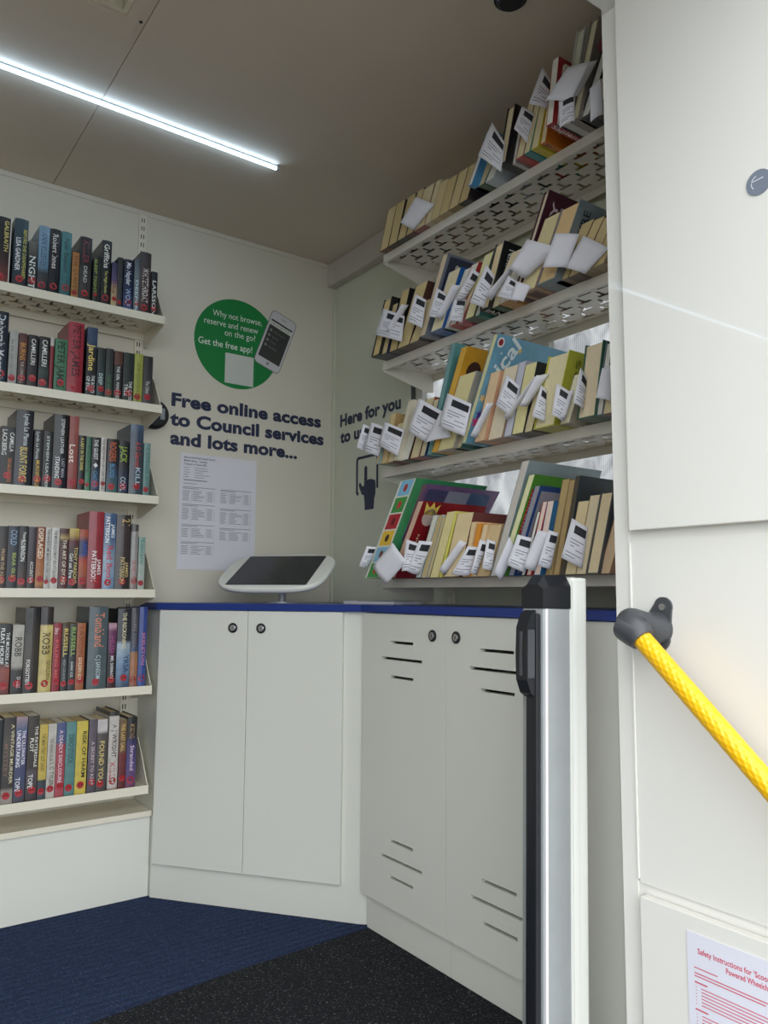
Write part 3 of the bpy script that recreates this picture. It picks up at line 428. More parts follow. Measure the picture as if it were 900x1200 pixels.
SLIPS=[
(0, 0, [[-0.284, -0.9085, 2.1541], [-0.268, -0.9777, 2.1057], [-0.272, -0.8815, 2.0621], [-0.296, -0.8471, 2.0926]], 'thin pale-paged paperback'),
(0, 1, [[-0.338, -1.2983, 2.1745], [-0.318, -1.3246, 2.1094], [-0.322, -1.313, 2.0359], [-0.35, -1.2572, 2.0981]], 'book with white and grey spine'),
(0, 1, [[-0.327, -1.4652, 2.2365], [-0.303, -1.4809, 2.1838], [-0.307, -1.4577, 2.1385], [-0.339, -1.4286, 2.1543]], 'orange-spined book with a letter on it'),
(0, 0, [[-0.364, -1.5735, 2.1556], [-0.348, -1.6262, 2.1478], [-0.352, -1.57, 2.0783], [-0.376, -1.5163, 2.1018]], 'tall white-edged hardback reaching the ceiling'),
(0, 0, [[-0.333, -1.6068, 2.1639], [-0.313, -1.6191, 2.1708], [-0.317, -1.5656, 2.109], [-0.345, -1.5657, 2.1003]], 'black hardback behind folded slips'),
(0, 1, [[-0.327, -1.3941, 2.1716], [-0.303, -1.415, 2.149], [-0.307, -1.3903, 2.0816], [-0.339, -1.3773, 2.1156]], 'turquoise-spined book'),
(0, 1, [[-0.364, -1.5457, 2.0867], [-0.348, -1.5796, 2.0964], [-0.352, -1.5812, 2.0271], [-0.376, -1.5576, 2.0111]], 'white-spined book beside the thick red one'),
(0, 0, [[-0.333, -1.6102, 2.0961], [-0.313, -1.6285, 2.1203], [-0.317, -1.6346, 2.0279], [-0.345, -1.6205, 2.0059]], 'dark book at the partition end'),
(1, 1, [[-0.317, -1.122, 1.758], [-0.293, -1.1442, 1.7566], [-0.297, -1.1318, 1.6928], [-0.329, -1.1147, 1.6964]], 'pink-spined book'),
(1, 0, [[-0.324, -1.3652, 1.7264], [-0.308, -1.3968, 1.7074], [-0.312, -1.3764, 1.6728], [-0.336, -1.3557, 1.6787]], 'tall plum hardback with pale title'),
(1, 1, [[-0.313, -0.7823, 1.8344], [-0.293, -0.8662, 1.789], [-0.297, -0.8569, 1.7112], [-0.325, -0.7545, 1.7548]], 'black book with white print on its cover'),
(1, 0, [[-0.312, -0.8758, 1.8197], [-0.288, -0.8791, 1.8226], [-0.292, -0.8088, 1.7555], [-0.324, -0.811, 1.7545]], 'tan-paged book with brown spine'),
(1, 1, [[-0.319, -0.9507, 1.8262], [-0.303, -0.982, 1.8023], [-0.307, -0.9685, 1.72], [-0.331, -0.9283, 1.747]], 'tall thin book with a dark photographic cover'),
(1, 1, [[-0.323, -1.0537, 1.8097], [-0.303, -1.0734, 1.791], [-0.307, -1.0561, 1.7212], [-0.335, -1.0328, 1.7305]], 'cobalt blue book with cream pages'),
(1, 0, [[-0.317, -1.1146, 1.8013], [-0.293, -1.1226, 1.8029], [-0.297, -1.0531, 1.7258], [-0.329, -1.0565, 1.7235]], 'white book with red spine'),
(1, 1, [[-0.309, -1.1865, 1.8258], [-0.293, -1.2004, 1.8078], [-0.297, -1.1439, 1.7544], [-0.321, -1.1346, 1.7517]], 'pale yellow book with green cover'),
(1, 1, [[-0.328, -1.2621, 1.8055], [-0.308, -1.272, 1.7728], [-0.312, -1.234, 1.7001], [-0.34, -1.2096, 1.7162]], 'black hardback with white capitals'),
(1, 0, [[-0.332, -1.3535, 1.7696], [-0.308, -1.341, 1.7681], [-0.312, -1.2611, 1.7099], [-0.344, -1.2765, 1.7159]], 'peach-spined book under blank slips'),
(1, 0, [[-0.329, -1.4079, 1.8174], [-0.313, -1.4794, 1.7777], [-0.317, -1.3746, 1.7394], [-0.341, -1.3575, 1.7581]], 'fat cream-paged book with a framed picture on its spine'),
(1, 0, [[-0.333, -1.4772, 1.77], [-0.313, -1.487, 1.7621], [-0.317, -1.3899, 1.7261], [-0.345, -1.382, 1.74]], 'grey-blue hardback with dark capitals'),
(1, 0, [[-0.337, -1.5047, 1.7928], [-0.313, -1.5561, 1.7782], [-0.317, -1.5193, 1.7094], [-0.349, -1.4737, 1.717]], 'brown-edged paperback under a curled slip'),
(1, 0, [[-0.304, -1.5596, 1.7759], [-0.288, -1.6188, 1.7285], [-0.292, -1.553, 1.6896], [-0.316, -1.5119, 1.7125]], 'tan paperback by the partition'),
(1, 1, [[-0.328, -1.3403, 1.7482], [-0.308, -1.3685, 1.7183], [-0.312, -1.3545, 1.6786], [-0.34, -1.3128, 1.7005]], 'tall plum hardback with pale title'),
(2, 1, [[-0.342, -0.7198, 1.4761], [-0.318, -0.7244, 1.4691], [-0.322, -0.7038, 1.3927], [-0.354, -0.7011, 1.4034]], 'greyish book at the shelf end with slips'),
(2, 1, [[-0.334, -0.752, 1.4769], [-0.318, -0.8132, 1.4516], [-0.322, -0.7745, 1.3696], [-0.346, -0.7285, 1.3888]], 'tan book with several slips'),
(2, 1, [[-0.333, -0.8197, 1.4668], [-0.313, -0.8926, 1.4322], [-0.317, -0.8656, 1.3575], [-0.345, -0.8068, 1.3977]], 'russet-spined book'),
(2, 1, [[-0.332, -0.9846, 1.5058], [-0.308, -1.0656, 1.4541], [-0.312, -0.9927, 1.3796], [-0.344, -0.9508, 1.4164]], 'tall teal picture book'),
(2, 0, [[-0.324, -1.0694, 1.4494], [-0.308, -1.0842, 1.4105], [-0.312, -1.1013, 1.3772], [-0.336, -1.0143, 1.3716]], 'cream-paged book with rounded grey cover'),
(2, 1, [[-0.348, -1.1287, 1.4877], [-0.328, -1.202, 1.4467], [-0.332, -1.1785, 1.3641], [-0.36, -1.1049, 1.4007]], 'dark teal spined book'),
(2, 0, [[-0.352, -1.2857, 1.4285], [-0.328, -1.2857, 1.4346], [-0.332, -1.2264, 1.3531], [-0.364, -1.2352, 1.3528]], 'peach-paged paperback'),
(2, 1, [[-0.319, -1.3219, 1.4997], [-0.303, -1.3504, 1.466], [-0.307, -1.329, 1.3901], [-0.331, -1.2941, 1.4258]], 'lavender grey book'),
(2, 0, [[-0.323, -1.419, 1.4727], [-0.303, -1.4164, 1.4718], [-0.307, -1.3144, 1.3885], [-0.335, -1.3253, 1.3876]], 'brown book behind white slips'),
(2, 0, [[-0.332, -1.4338, 1.4697], [-0.308, -1.4527, 1.4743], [-0.312, -1.3876, 1.4081], [-0.344, -1.3888, 1.4031]], 'lime green hardback'),
(2, 1, [[-0.324, -1.4406, 1.446], [-0.308, -1.4445, 1.4334], [-0.312, -1.4403, 1.3578], [-0.336, -1.4217, 1.372]], 'lime green hardback'),
(2, 1, [[-0.328, -1.4925, 1.4385], [-0.308, -1.5191, 1.4129], [-0.312, -1.4972, 1.3475], [-0.34, -1.4865, 1.364]], 'slim cream book beside the lime hardback'),
(2, 1, [[-0.332, -1.5656, 1.4576], [-0.308, -1.5646, 1.4349], [-0.312, -1.5547, 1.3642], [-0.344, -1.5538, 1.3776]], 'dark green hardback with thick cream pages'),
(2, 0, [[-0.324, -1.5267, 1.4137], [-0.308, -1.5276, 1.4183], [-0.312, -1.503, 1.356], [-0.336, -1.5093, 1.3538]], 'slim cream book beside the lime hardback'),
(2, 0, [[-0.328, -1.6221, 1.4427], [-0.308, -1.6332, 1.4524], [-0.312, -1.6338, 1.3686], [-0.34, -1.6137, 1.3771]], 'brown book half behind the partition'),
(3, 1, [[-0.372, -0.7882, 1.093], [-0.348, -0.8034, 1.0906], [-0.352, -0.7679, 1.0317], [-0.384, -0.7647, 1.0339]], 'tall board book with coloured picture squares'),
(3, 0, [[-0.364, -0.9077, 1.0977], [-0.348, -0.9523, 1.0425], [-0.352, -0.8584, 0.98], [-0.376, -0.8248, 1.0328]], 'large purple picture book'),
(3, 1, [[-0.343, -0.9432, 1.1063], [-0.323, -0.9769, 1.0927], [-0.327, -0.9549, 1.0202], [-0.355, -0.9362, 1.0162]], 'slim teal book'),
(3, 1, [[-0.332, -0.9857, 1.1006], [-0.308, -1.0177, 1.0972], [-0.312, -0.9606, 1.006], [-0.344, -0.9469, 1.0166]], 'slim white book'),
(3, 0, [[-0.324, -1.1496, 1.0947], [-0.308, -1.159, 1.0872], [-0.312, -1.0745, 1.0039], [-0.336, -1.0782, 1.0191]], 'fat cream-paged book with maroon cover'),
(3, 1, [[-0.328, -1.1839, 1.0765], [-0.308, -1.1999, 1.074], [-0.312, -1.1731, 1.0013], [-0.34, -1.1305, 1.004]], 'cream book before the orange one'),
(3, 1, [[-0.332, -1.2332, 1.0901], [-0.308, -1.2405, 1.0858], [-0.312, -1.1993, 1.002], [-0.344, -1.212, 1.0062]], 'tan-paged paperback in the middle'),
(3, 1, [[-0.324, -1.2512, 1.0911], [-0.308, -1.2667, 1.0836], [-0.312, -1.2556, 1.0125], [-0.336, -1.245, 1.0171]], 'tall pale grey picture book'),
(3, 0, [[-0.338, -1.3437, 1.092], [-0.318, -1.345, 1.0572], [-0.322, -1.2985, 0.9844], [-0.35, -1.3035, 1.0077]], 'tall grass green book with a red label'),
(3, 1, [[-0.337, -1.3706, 1.0949], [-0.313, -1.396, 1.0852], [-0.317, -1.3757, 1.0042], [-0.349, -1.3449, 1.0229]], 'slim brown book'),
(3, 0, [[-0.324, -1.4235, 1.1031], [-0.308, -1.4489, 1.0954], [-0.312, -1.4008, 1.0076], [-0.336, -1.3855, 1.0167]], 'azure blue paperback'),
(3, 1, [[-0.328, -1.4608, 1.1002], [-0.308, -1.4728, 1.0937], [-0.312, -1.4504, 1.0108], [-0.34, -1.4365, 1.0195]], 'tall tan-edged album'),
(3, 1, [[-0.322, -1.5252, 1.1229], [-0.298, -1.5497, 1.1014], [-0.302, -1.5337, 1.0113], [-0.334, -1.5017, 1.0355]], 'tall cream-paged paperback')]
# ------------------------------------------------------------------ the van shell
H = 2.3205
DOORWALL = -2.30
SY0, SY1 = -2.95, .0
# back wall (behind the fiction shelves)
wb = box('wall_back', -3.6, .06, 0, .06, -.05, H+.06, M_WALL); tag(wb, kind='structure')
tb = box('wall_board', -3.59, -.002, -.0045, 0, 2.302, 2.3195, M_WALL, wb)
# window-side wall, with a real opening for the window
bm = bmesh.new()
WY0, WY1, WZ0, WZ1 = -.548, -1.76, 1.10, 1.86
holed_plate(bm, 2.36, H+.1, .06, [(-WY0, -WY1, WZ0+.05, WZ1+.05)], lambda u, v, t: (t, -u, v-.05))
wr = finish('wall_right', bm, M_WALLB); tag(wr, kind='structure')
box('corner_trim', -.012, -.0005, -.0125, -.0005, .92, 2.22, M_WALLB, wr)
box('cove', -.042, 0, -1.78, -.001, 2.222, H-.001, mat('cove_enamel', (196, 188, 178), .5), wr, bev=.006)
# window: frame, film-covered panes, grey gasket
wi = empty('window_1', (0, 0, 0)); tag(wi, kind='structure')
bm = bmesh.new()
fwid = .03
for (a, b, c, d) in ((WY0, WY0-fwid, WZ0, WZ1), (WY1+fwid, WY1, WZ0, WZ1), (WY0-fwid, WY1+fwid, WZ0, WZ0+fwid), (WY0-fwid, WY1+fwid, WZ1-fwid, WZ1)):
    add_box(bm, .004, .05, b, a, c, d)
add_box(bm, .004, .05, -1.17, -1.14, WZ0+fwid, WZ1-fwid)
finish('window_frame', bm, mat('window_frame_white', (216, 214, 206), .45), wi)
bm = bmesh.new()
g = .02
add_box(bm, -.005, .004, WY0+.002, WY0+.002+g, WZ0-g, WZ1+g); add_box(bm, -.005, .004, WY1-g, WY1, WZ0-g, WZ1+g)
add_box(bm, -.005, .004, WY1, WY0+.002, WZ0-g, WZ0); add_box(bm, -.005, .004, WY1, WY0+.002, WZ1, WZ1+g)
finish('window_gasket', bm, mat('dark_grey_rubber', (74, 80, 82), .6), wi)
def film():
    m = bpy.data.materials.new('perforated_window_film'); m.use_nodes = True; nt = m.node_tree; nt.nodes.clear()
    o = nt.nodes.new('ShaderNodeOutputMaterial'); tr = nt.nodes.new('ShaderNodeBsdfTranslucent'); tp = nt.nodes.new('ShaderNodeBsdfTransparent')
    mx = nt.nodes.new('ShaderNodeMixShader'); mx.inputs[0].default_value = .95
    t = nt.nodes.new('ShaderNodeTexCoord'); n = nt.nodes.new('ShaderNodeTexNoise'); n.inputs['Scale'].default_value = 7; n.inputs['Detail'].default_value = 8
    n.inputs['Distortion'].default_value = 1.2
    mp = nt.nodes.new('ShaderNodeMapping'); mp.inputs['Scale'].default_value = (1, 2.0, 1.2)
    r = nt.nodes.new('ShaderNodeValToRGB'); r.color_ramp.elements[0].position = .35; r.color_ramp.elements[1].position = .62
    r.color_ramp.elements[0].color = (.36, .36, .37, 1); r.color_ramp.elements[1].color = (.56, .56, .555, 1)
    wv = nt.nodes.new('ShaderNodeTexWave'); wv.bands_direction = 'Y'; wv.inputs['Scale'].default_value = 45
    m2 = nt.nodes.new('ShaderNodeMix'); m2.data_type = 'RGBA'; m2.blend_type = 'MULTIPLY'; m2.inputs[0].default_value = .22
    nt.links.new(t.outputs['Object'], mp.inputs[0]); nt.links.new(mp.outputs[0], n.inputs['Vector']); nt.links.new(n.outputs[0], r.inputs[0])
    nt.links.new(t.outputs['Object'], wv.inputs['Vector'])
    nt.links.new(r.outputs[0], m2.inputs[6]); nt.links.new(wv.outputs[0], m2.inputs[7]); nt.links.new(m2.outputs[2], tr.inputs[0])
    tp.inputs[0].default_value = (.85, .88, .9, 1)
    nt.links.new(tp.outputs[0], mx.inputs[1]); nt.links.new(tr.outputs[0], mx.inputs[2]); nt.links.new(mx.outputs[0], o.inputs[0])
    return m
FILM = film()
for (a, b) in ((WY0-fwid, -1.14), (-1.17, WY1+fwid)):
    box('pane', .024, .028, b, a, WZ0+fwid, WZ1-fwid, FILM, wi)
# far end wall, door-side wall with the entrance opening, floor, ceiling
tag(box('wall_left', -3.66, -3.6, DOORWALL-.06, .06, -.05, H+.06, M_WALL), kind='structure')
DX0, DX1 = -2.45, -.50
bm = bmesh.new()
add_box(bm, -3.6, DX0, DOORWALL-.06, DOORWALL, -.5, H+.06); add_box(bm, DX1, .06, DOORWALL-.06, DOORWALL, -.5, H+.06)
add_box(bm, DX0, DX1, DOORWALL-.06, DOORWALL, 2.10, H+.06); add_box(bm, DX0, DX1, DOORWALL-.06, DOORWALL, -.5, -.34)
tag(finish('wall_front', bm, M_WALL), kind='structure')
HX0, HX1, HY0, HY1 = -1.74, -1.176, -1.42, -.932
bm = bmesh.new(); holed_plate(bm, 3.66, 2.36, .048, [(HX0+3.6, HX1+3.6, HY0-DOORWALL, HY1-DOORWALL)], lambda u, v, t: (-3.6+u, DOORWALL+v, H+.012+t))
ce = finish('ceiling', bm, M_CEIL); tag(ce, kind='structure')
bm = bmesh.new(); holed_plate(bm, 2.4695, 1.849, .012, [(HX0+3.598, HX1+3.598, HY0+1.85, HY1+1.85)], lambda u, v, t: (-3.598+u, -1.85+v, H+t)); finish('ceiling_panel', bm, M_CEIL, ce)
for (a, b, c, d) in ((-1.1265, -.001, -.001, -1.85), (-3.598, -.001, -1.8515, DOORWALL+.001)):
    box('ceiling_panel', a, b, d, c, H, H+.012, M_CEIL, ce, bev=.0012)
bm = bmesh.new(); add_cyl(bm, (-1.139, -.925, H+.001), (-1.139, -.925, H-.0015), .0042, 10); finish('screw', bm, M_INK, ce)
# header beam over the inner entrance
tag(box('trim_1', -2.6, -.385, -1.835, -1.792, 2.085, H, M_PANEL), kind='structure')
# floor: base, ribbed blue carpet (real ribs), black speckled mat
fl = box('floor', -3.6, .06, -1.80, .06, -.06, -.006, mat('floor_ply', (90, 84, 76), .7)); tag(fl, kind='structure')
tag(box('floor_step', -3.6, .06, DOORWALL, -1.80, -.36, -.30, mat('step_rubber', (60, 62, 66), .7, bump=.3)), kind='structure')
tag(box('trim_2', -3.6, .06, -1.80, -1.79, -.30, -.006, mat('step_rubber', (60, 62, 66), .7)), kind='structure')
def speck_mat(name, base, fleck, scale, thr, rough=.95):
    m = bpy.data.materials.new(name); m.use_nodes = True; nt = m.node_tree; b = nt.nodes['Principled BSDF']
    t = nt.nodes.new('ShaderNodeTexCoord')
    n = nt.nodes.new('ShaderNodeTexNoise'); n.inputs['Scale'].default_value = scale; n.inputs['Detail'].default_value = 6; n.inputs['Roughness'].default_value = .8
    r = nt.nodes.new('ShaderNodeValToRGB'); e = r.color_ramp.elements
    e[0].position = .42; e[0].color = (*[x*.45 for x in lin(base)], 1); e[1].position = thr; e[1].color = (*lin(base), 1)
    k = e.new(min(.99, thr+.07)); k.color = (*lin(fleck), 1)
    nt.links.new(t.outputs['Object'], n.inputs['Vector']); nt.links.new(n.outputs[0], r.inputs[0]); nt.links.new(r.outputs[0], b.inputs['Base Color'])
    n2 = nt.nodes.new('ShaderNodeTexNoise'); n2.inputs['Scale'].default_value = scale*.8; n2.inputs['Detail'].default_value = 4
    bp = nt.nodes.new('ShaderNodeBump'); bp.inputs['Strength'].default_value = .9; bp.inputs['Distance'].default_value = .006
    nt.links.new(t.outputs['Object'], n2.inputs['Vector']); nt.links.new(n2.outputs[0], bp.inputs['Height']); nt.links.new(bp.outputs[0], b.inputs['Normal'])
    b.inputs['Roughness'].default_value = rough; b.inputs['Specular IOR Level'].default_value = .15
    return m
bm = bmesh.new()
prof = []; y = -.001; pitch = .027
while y > -.82:
    prof += [(y, 0.001), (y-pitch*.06, -.0058), (y-pitch*.24, -.0058), (y-pitch*.30, .001), (y-pitch*.65, .002)]; y -= pitch
xs = [-3.59, -.33]
prev = None
for (yy, zz) in prof:
    cur = [bm.verts.new((x, yy, zz)) for x in xs]
    if prev: bm.faces.new((prev[0], prev[1], cur[1], cur[0]))
    prev = cur
cp = finish('carpet', bm, speck_mat('blue_ribbed_carpet', (56, 70, 104), (112, 124, 150), 230, .60))
tag(cp, 'dark blue ribbed carpet running along the timetable wall', 'carpet')
bm = bmesh.new(); add_prism(bm, [(-3.59, -.825), (-1.121, -.822), (-.777, -.786), (-.354, -.765), (-.3395, -.775), (-.3395, -1.795), (-3.59, -1.795)], -.006, .0035)
mt = finish('entrance_mat', bm, speck_mat('black_fleck_mat', (42, 44, 49), (168, 170, 172), 210, .59))
tag(mt, 'black flecked entrance mat butting the blue carpet', 'mat')
# ground outside the van
tag(box('ground', -14, 12, -16, 12, -.85, -.80, mat('tarmac', (84, 84, 84), .9, bump=.3, bscale=40)), kind='structure')

# ------------------------------------------------------------------ LED strip, roof hatch, ceiling puck
led = empty('led_strip_light', (-1.5, -.572, H)); tag(led, 'slim glowing white LED strip light running along the ceiling', 'light')
led.rotation_euler = (0, 0, math.atan2(.015, .817))
bm = bmesh.new(); add_box(bm, -2.0, .932, -.002, .002, -.0075, -.0002)
finish('housing', bm, M_ALU, led)
bm = bmesh.new()
seg = 14; ring = [(.0052*math.cos(2*PI*i/seg), -.0120+.0050*math.sin(2*PI*i/seg)) for i in range(seg)]
add_loft(bm, [[(x, a, b) for a, b in ring] for x in (-1.99, .924)])
finish('diffuser', bm, emit_mat('led_glow', (196, 228, 255), 12.0), led, smooth=False)
bm = bmesh.new(); add_box(bm, .924, .932, -.0065, .0065, -.0180, -.0002, .002); finish('end_cap', bm, M_ALU, led)
ht = empty('roof_hatch', (-1.45, -1.14, H)); tag(ht, 'cream roof hatch surround set in the ceiling corner', 'roof hatch')
ox, oy = -1.45, -1.14
bm = bmesh.new()
holed_plate(bm, .66, .62, .009, [(HX0-ox+.36, HX1-ox+.36, HY0-oy+.345, HY1-oy+.345)], lambda u, v, t: (-.36+u, -.345+v, -.0003-t)); finish('frame_plate', bm, M_CEIL, ht)
bm = bmesh.new(); x0, x1, y0, y1 = HX0-ox, HX1-ox, HY0-oy, HY1-oy
for (a, b, c, d) in ((x0, x0+.012, y0, y1), (x1-.012, x1, y0, y1), (x0+.012, x1-.012, y0, y0+.012), (x0+.012, x1-.012, y1-.012, y1)): add_box(bm, a+.0002, b-.0002, c+.0002, d-.0002, -.004, .16)
finish('well_lining', bm, M_CREAM, ht)
box('hatch_lid', x0, x1, y0, y1, .1602, .175, M_CREAM, ht)
bm = bmesh.new(); add_cyl(bm, (0, 0, -.0002), (0, 0, -.012), .038, 28); add_cyl(bm, (0, 0, -.012), (0, 0, -.022), .034, 28, .026)
pk = finish('ceiling_speaker', bm, M_BLACK, loc=(-.482, -1.512, H)); shade_auto(pk); tag(pk, 'small round black fitting on the ceiling', 'ceiling fitting')

# ------------------------------------------------------------------ cabinets and counter
AX, AY, BX, BY = -.772, -.185, -.347, -.729
EL = math.hypot(BX-AX, BY-AY); EANG = math.atan2(BY-AY, BX-AX)
cc = empty('corner_cupboard', (AX, AY, 0), EANG); tag(cc, 'white two-door corner cupboard under the tablet stand', 'cupboard')
# local: x along the front (0..EL), +y into the corner
def to_local(px, py):
    dx, dy = px-AX, py-AY; c, s = math.cos(-EANG), math.sin(-EANG)
    return (dx*c-dy*s, dx*s+dy*c)
bm = bmesh.new(); add_prism(bm, [(0, 0), (EL, 0), to_local(-.33, -.745), to_local(-.004, -.745), to_local(-.004, -.004), to_local(-.772, -.004)], 0.003, .898)
finish('body', bm, M_CAB, cc)
def lock(parent, x, y, z, rot=None):
    o = empty('lock', (x, y, z)); o.parent = parent
    return o
def lock_mesh(name, parent, c, n, u):
    n, u = V3(n), V3(u); v = n.cross(u); bm = bmesh.new(); c = V3(c); seg = 24
    def ring(r, h): return [c+n*h+r*(math.cos(2*PI*i/seg)*u+math.sin(2*PI*i/seg)*v) for i in range(seg)]
    add_loft(bm, [ring(.0155, 0), ring(.0155, .003), ring(.0135, .0045), ring(.0105, .0045), ring(.0105, .002)])
    o = finish(name, bm, M_BLACK, parent); shade_auto(o)
    bm = bmesh.new(); add_loft(bm, [ring(.0098, .002), ring(.0098, .0045), ring(.0085, .0055)])
    q = finish('barrel', bm, M_CHROME, o); shade_auto(q)
    bm = bmesh.new()
    add_loft(bm, [[c+n*h+a*.001*u+b*.0042*v for a, b in ((-1, -1), (1, -1), (1, 1), (-1, 1))] for h in (.0054, .0059)])
    finish('keyway', bm, M_INK, o)
for (a, b, lx) in ((.012, .3225, .273), (.3245, .635, .369)):
    d = box('door', a, b, -.018, -.0006, .111, .897, M_CAB, cc, bev=.0012)
    lock_mesh('lock', d, (lx, -.018, .8445), (0, -1, 0), (1, 0, 0))
# base unit along the window wall
XB = -.355
bu = empty('base_cupboard', (XB, -.745, 0)); tag(bu, 'white base cupboard with slotted doors under the window shelves', 'cupboard')
bm = bmesh.new()
for (x0, x1, y0, y1, z0, z1) in ((.02, .35, 0, -.016, .095, .897), (.02, .35, -.752, -.768, .095, .897), (.02, .35, -.016, -.752, .095, .111), (.02, .35, -.016, -.752, .882, .897), (.335, .35, -.016, -.752, .111, .882), (.02, .3, -.374, -.39, .111, .882)):
    add_box(bm, x0, x1, y1, y0, z0, z1)
finish('carcass', bm, M_CAB, bu)
for k, (y0, y1) in enumerate(((-.002, -.3795), (-.3815, -.760))):
    W_ = y0-y1; off = -(.745)+y0
    def yy(v): return off-v
    if k == 0: rows = [(-.884, -.99), (-.84, -1.029), (-.882, -.991)]
    else: rows = [(-1.256, -1.372), (-1.216, -1.412), (-1.257, -1.373)]
    holes = []
    for zs in ((.817, .771, .721), (.277, .229, .181)):
        for (a, b), z in zip(rows, zs): holes.append((off-a, off-b, z-.098-.004, z-.098+.004))
    bm = bmesh.new(); holed_plate(bm, W_, .798, .018, holes, lambda u, v, t: (t, y0-u, .098+v))
    d = finish('door', bm, M_CAB, bu)
    ly = (-1.074, -1.169)[k]+.745
    lock_mesh('lock', d, (0, ly, .843), (-1, 0, 0), (0, 1, 0))
bm = bmesh.new()
add_box(bm, .0165, .03, -.379, -.012, .003, .097); finish('kick_panel', bm, M_CAB, bu)
bm = bmesh.new(); add_box(bm, .0165, .03, -.76, -.3815, .003, .097); finish('kick_panel', bm, M_CAB, bu)
tag(box('filler_panel', XB, -.01, -1.78, -1.512, .003, .897, M_CAB, bev=.001), 'plain white filler panel between slotted cupboard and partition', 'panel')
# counter with blue edge
bm = bmesh.new()
e_ = V3((math.cos(EANG), math.sin(EANG), 0)); n_ = V3((e_.y, -e_.x, 0))   # n_ points out of the corner
if n_.y > 0: n_ = -n_
p1 = V3((AX, AY, 0))+n_*.022; p2 = V3((BX, BY, 0))+n_*.022
t = (-.362-p1.x)/e_.x; pj = p1+e_*t
pts = [(-.787, -.004), (-.787, p1.y+.004), (p1.x, p1.y), (pj.x, pj.y), (-.362, -1.784), (-.004, -1.784), (-.004, -.004)]
add_prism(bm, pts, .899, .920)
co = finish('counter_top', bm, M_BLUE); tag(co, 'continuous worktop with royal blue edge over the white cupboards', 'worktop')
# magazine lying at the back of the counter
bm = bmesh.new()
for i in range(3):
    add_box(bm, -.075, .075, -.105, .105, .0+.003*i, .0025+.003*i)
mg = finish('magazine', bm, M_PAPER, loc=(-.19, -.62, .9205), rot=(0, 0, .25)); tag(mg, 'thin magazines lying flat on the blue worktop', 'magazine')
box('cover', -.06, .07, -.1, .06, .0086, .0096, mat('magazine_cover', (40, 46, 66), .3), mg)

# ------------------------------------------------------------------ low plinth under the fiction shelves
pl = empty('shelf_plinth', (-2.0, -.1685, 0)); tag(pl, 'low white boxed plinth with ledge under the fiction shelves', 'plinth')
box('front_panel', -1.2, 1.226, 0, .164, .003, .249, M_CAB, pl)
box('ledge', -1.2, 1.226, -.014, .164, .2492, .266, M_CREAM, pl, bev=.001)

# ------------------------------------------------------------------ perforated shelves
def make_shelf(name, length, depth, label, group, M, mt, ends=(1, 1), tilt_end='L'):
    """local x along the shelf, y from front (0) to wall (depth); z=0 is the top of the front lip"""
    root = empty(name); root.matrix_world = M; tag(root, label, 'shelf', group)
    holes = []
    k = 0; v = .016
    while v < depth-.042:
        u = .035+(.031 if k % 2 else 0)
        while u < length-.03:
            holes.append((u-.0195, u+.0195, v+.026, v+.0365)); holes.append((u-.0048, u+.0048, v, v+.0265))
            u += .062
        v += .0435; k += 1
    bm = bmesh.new(); holed_plate(bm, length, depth-.004, .0016, [tuple(round(x, 5) for x in h) for h in holes], lambda a, b, t: (a, b+.002, -.006-t))
    finish('perforated_deck', bm, mt, root)
    bm = bmesh.new()
    add_box(bm, 0, length, 0, .002, -.026, 0); add_box(bm, 0, length, .002, .012, -.026, -.0244); add_box(bm, 0, length, depth-.004, depth-.002, -.03, .012)
    finish('front_lip', bm, mt, root)
    for s, x in ((0, -.0015), (1, length+.0015)):
        bm = bmesh.new()
        if tilt_end == 'L': pr = [(0, -.027), (0, .001), (.012, .006), (.07, .085), (.11, .13), (depth-.003, .13), (depth-.003, -.058), (depth-.03, -.06)]
        else: pr = [(0, -.03), (0, .0), (depth-.003, .0), (depth-.003, -.068), (depth-.03, -.072)]
        A = [bm.verts.new((x-.0014, a, b)) for a, b in pr]; B = [bm.verts.new((x+.0014, a, b)) for a, b in pr]
        bm.faces.new(A); bm.faces.new(B[::-1])
        for i in range(len(pr)): bm.faces.new((A[i], A[(i+1) % len(pr)], B[(i+1) % len(pr)], B[i]))
        e = finish('end_bracket', bm, mt, root)
        bm = bmesh.new()
        for (a, b) in ((.02, -.018), (depth-.025, -.05)):
            sgn = 1 if s else -1
            add_cyl(bm, (x+sgn*.0014, a, b), (x+sgn*.003, a, b), .004, 10)
        finish('rivets', bm, M_CHROME, e)
    return root
ORD = ['top', 'second', 'third', 'fourth', 'fifth', 'lowest']
LZ = [1.868, 1.566, 1.265, .963, .660, .354]
for i, z in enumerate(LZ):
    M = Matrix.Translation((-1.703, -.215, z))
    make_shelf('fiction_shelf', .90, .205, f'cream perforated steel shelf, {ORD[i]} one holding upright fiction beside the timetable', 'fiction shelves on the timetable wall', M, M_CREAM)
RZ = [2.062, 1.700, 1.348, .998]
M_STEEL = mat('pale_grey_shelf_enamel', (214, 208, 196), .3, var=.02)
ORD4 = ['top', 'second', 'third', 'lowest']
for i, z in enumerate(RZ):
    M = Matrix.Translation((-.24, -.683, z)) @ Matrix.Rotation(-PI/2, 4, 'Z')
    make_shelf('request_shelf', .90, .212, f'cream perforated steel shelf, {ORD4[i]} one holding leaning books by the window', 'request shelves by the window', M, M_STEEL, tilt_end='R')
def upright(name, label, place, L):
    holes = []; v = .02
    while v < L-.02:
        holes.append((.007, .0105, v, v+.016)); holes.append((.0155, .019, v, v+.016)); v += .0305
    bm = bmesh.new(); holed_plate(bm, .026, L, .0015, holes, place); o = finish(name, bm, M_CREAM)
    return o
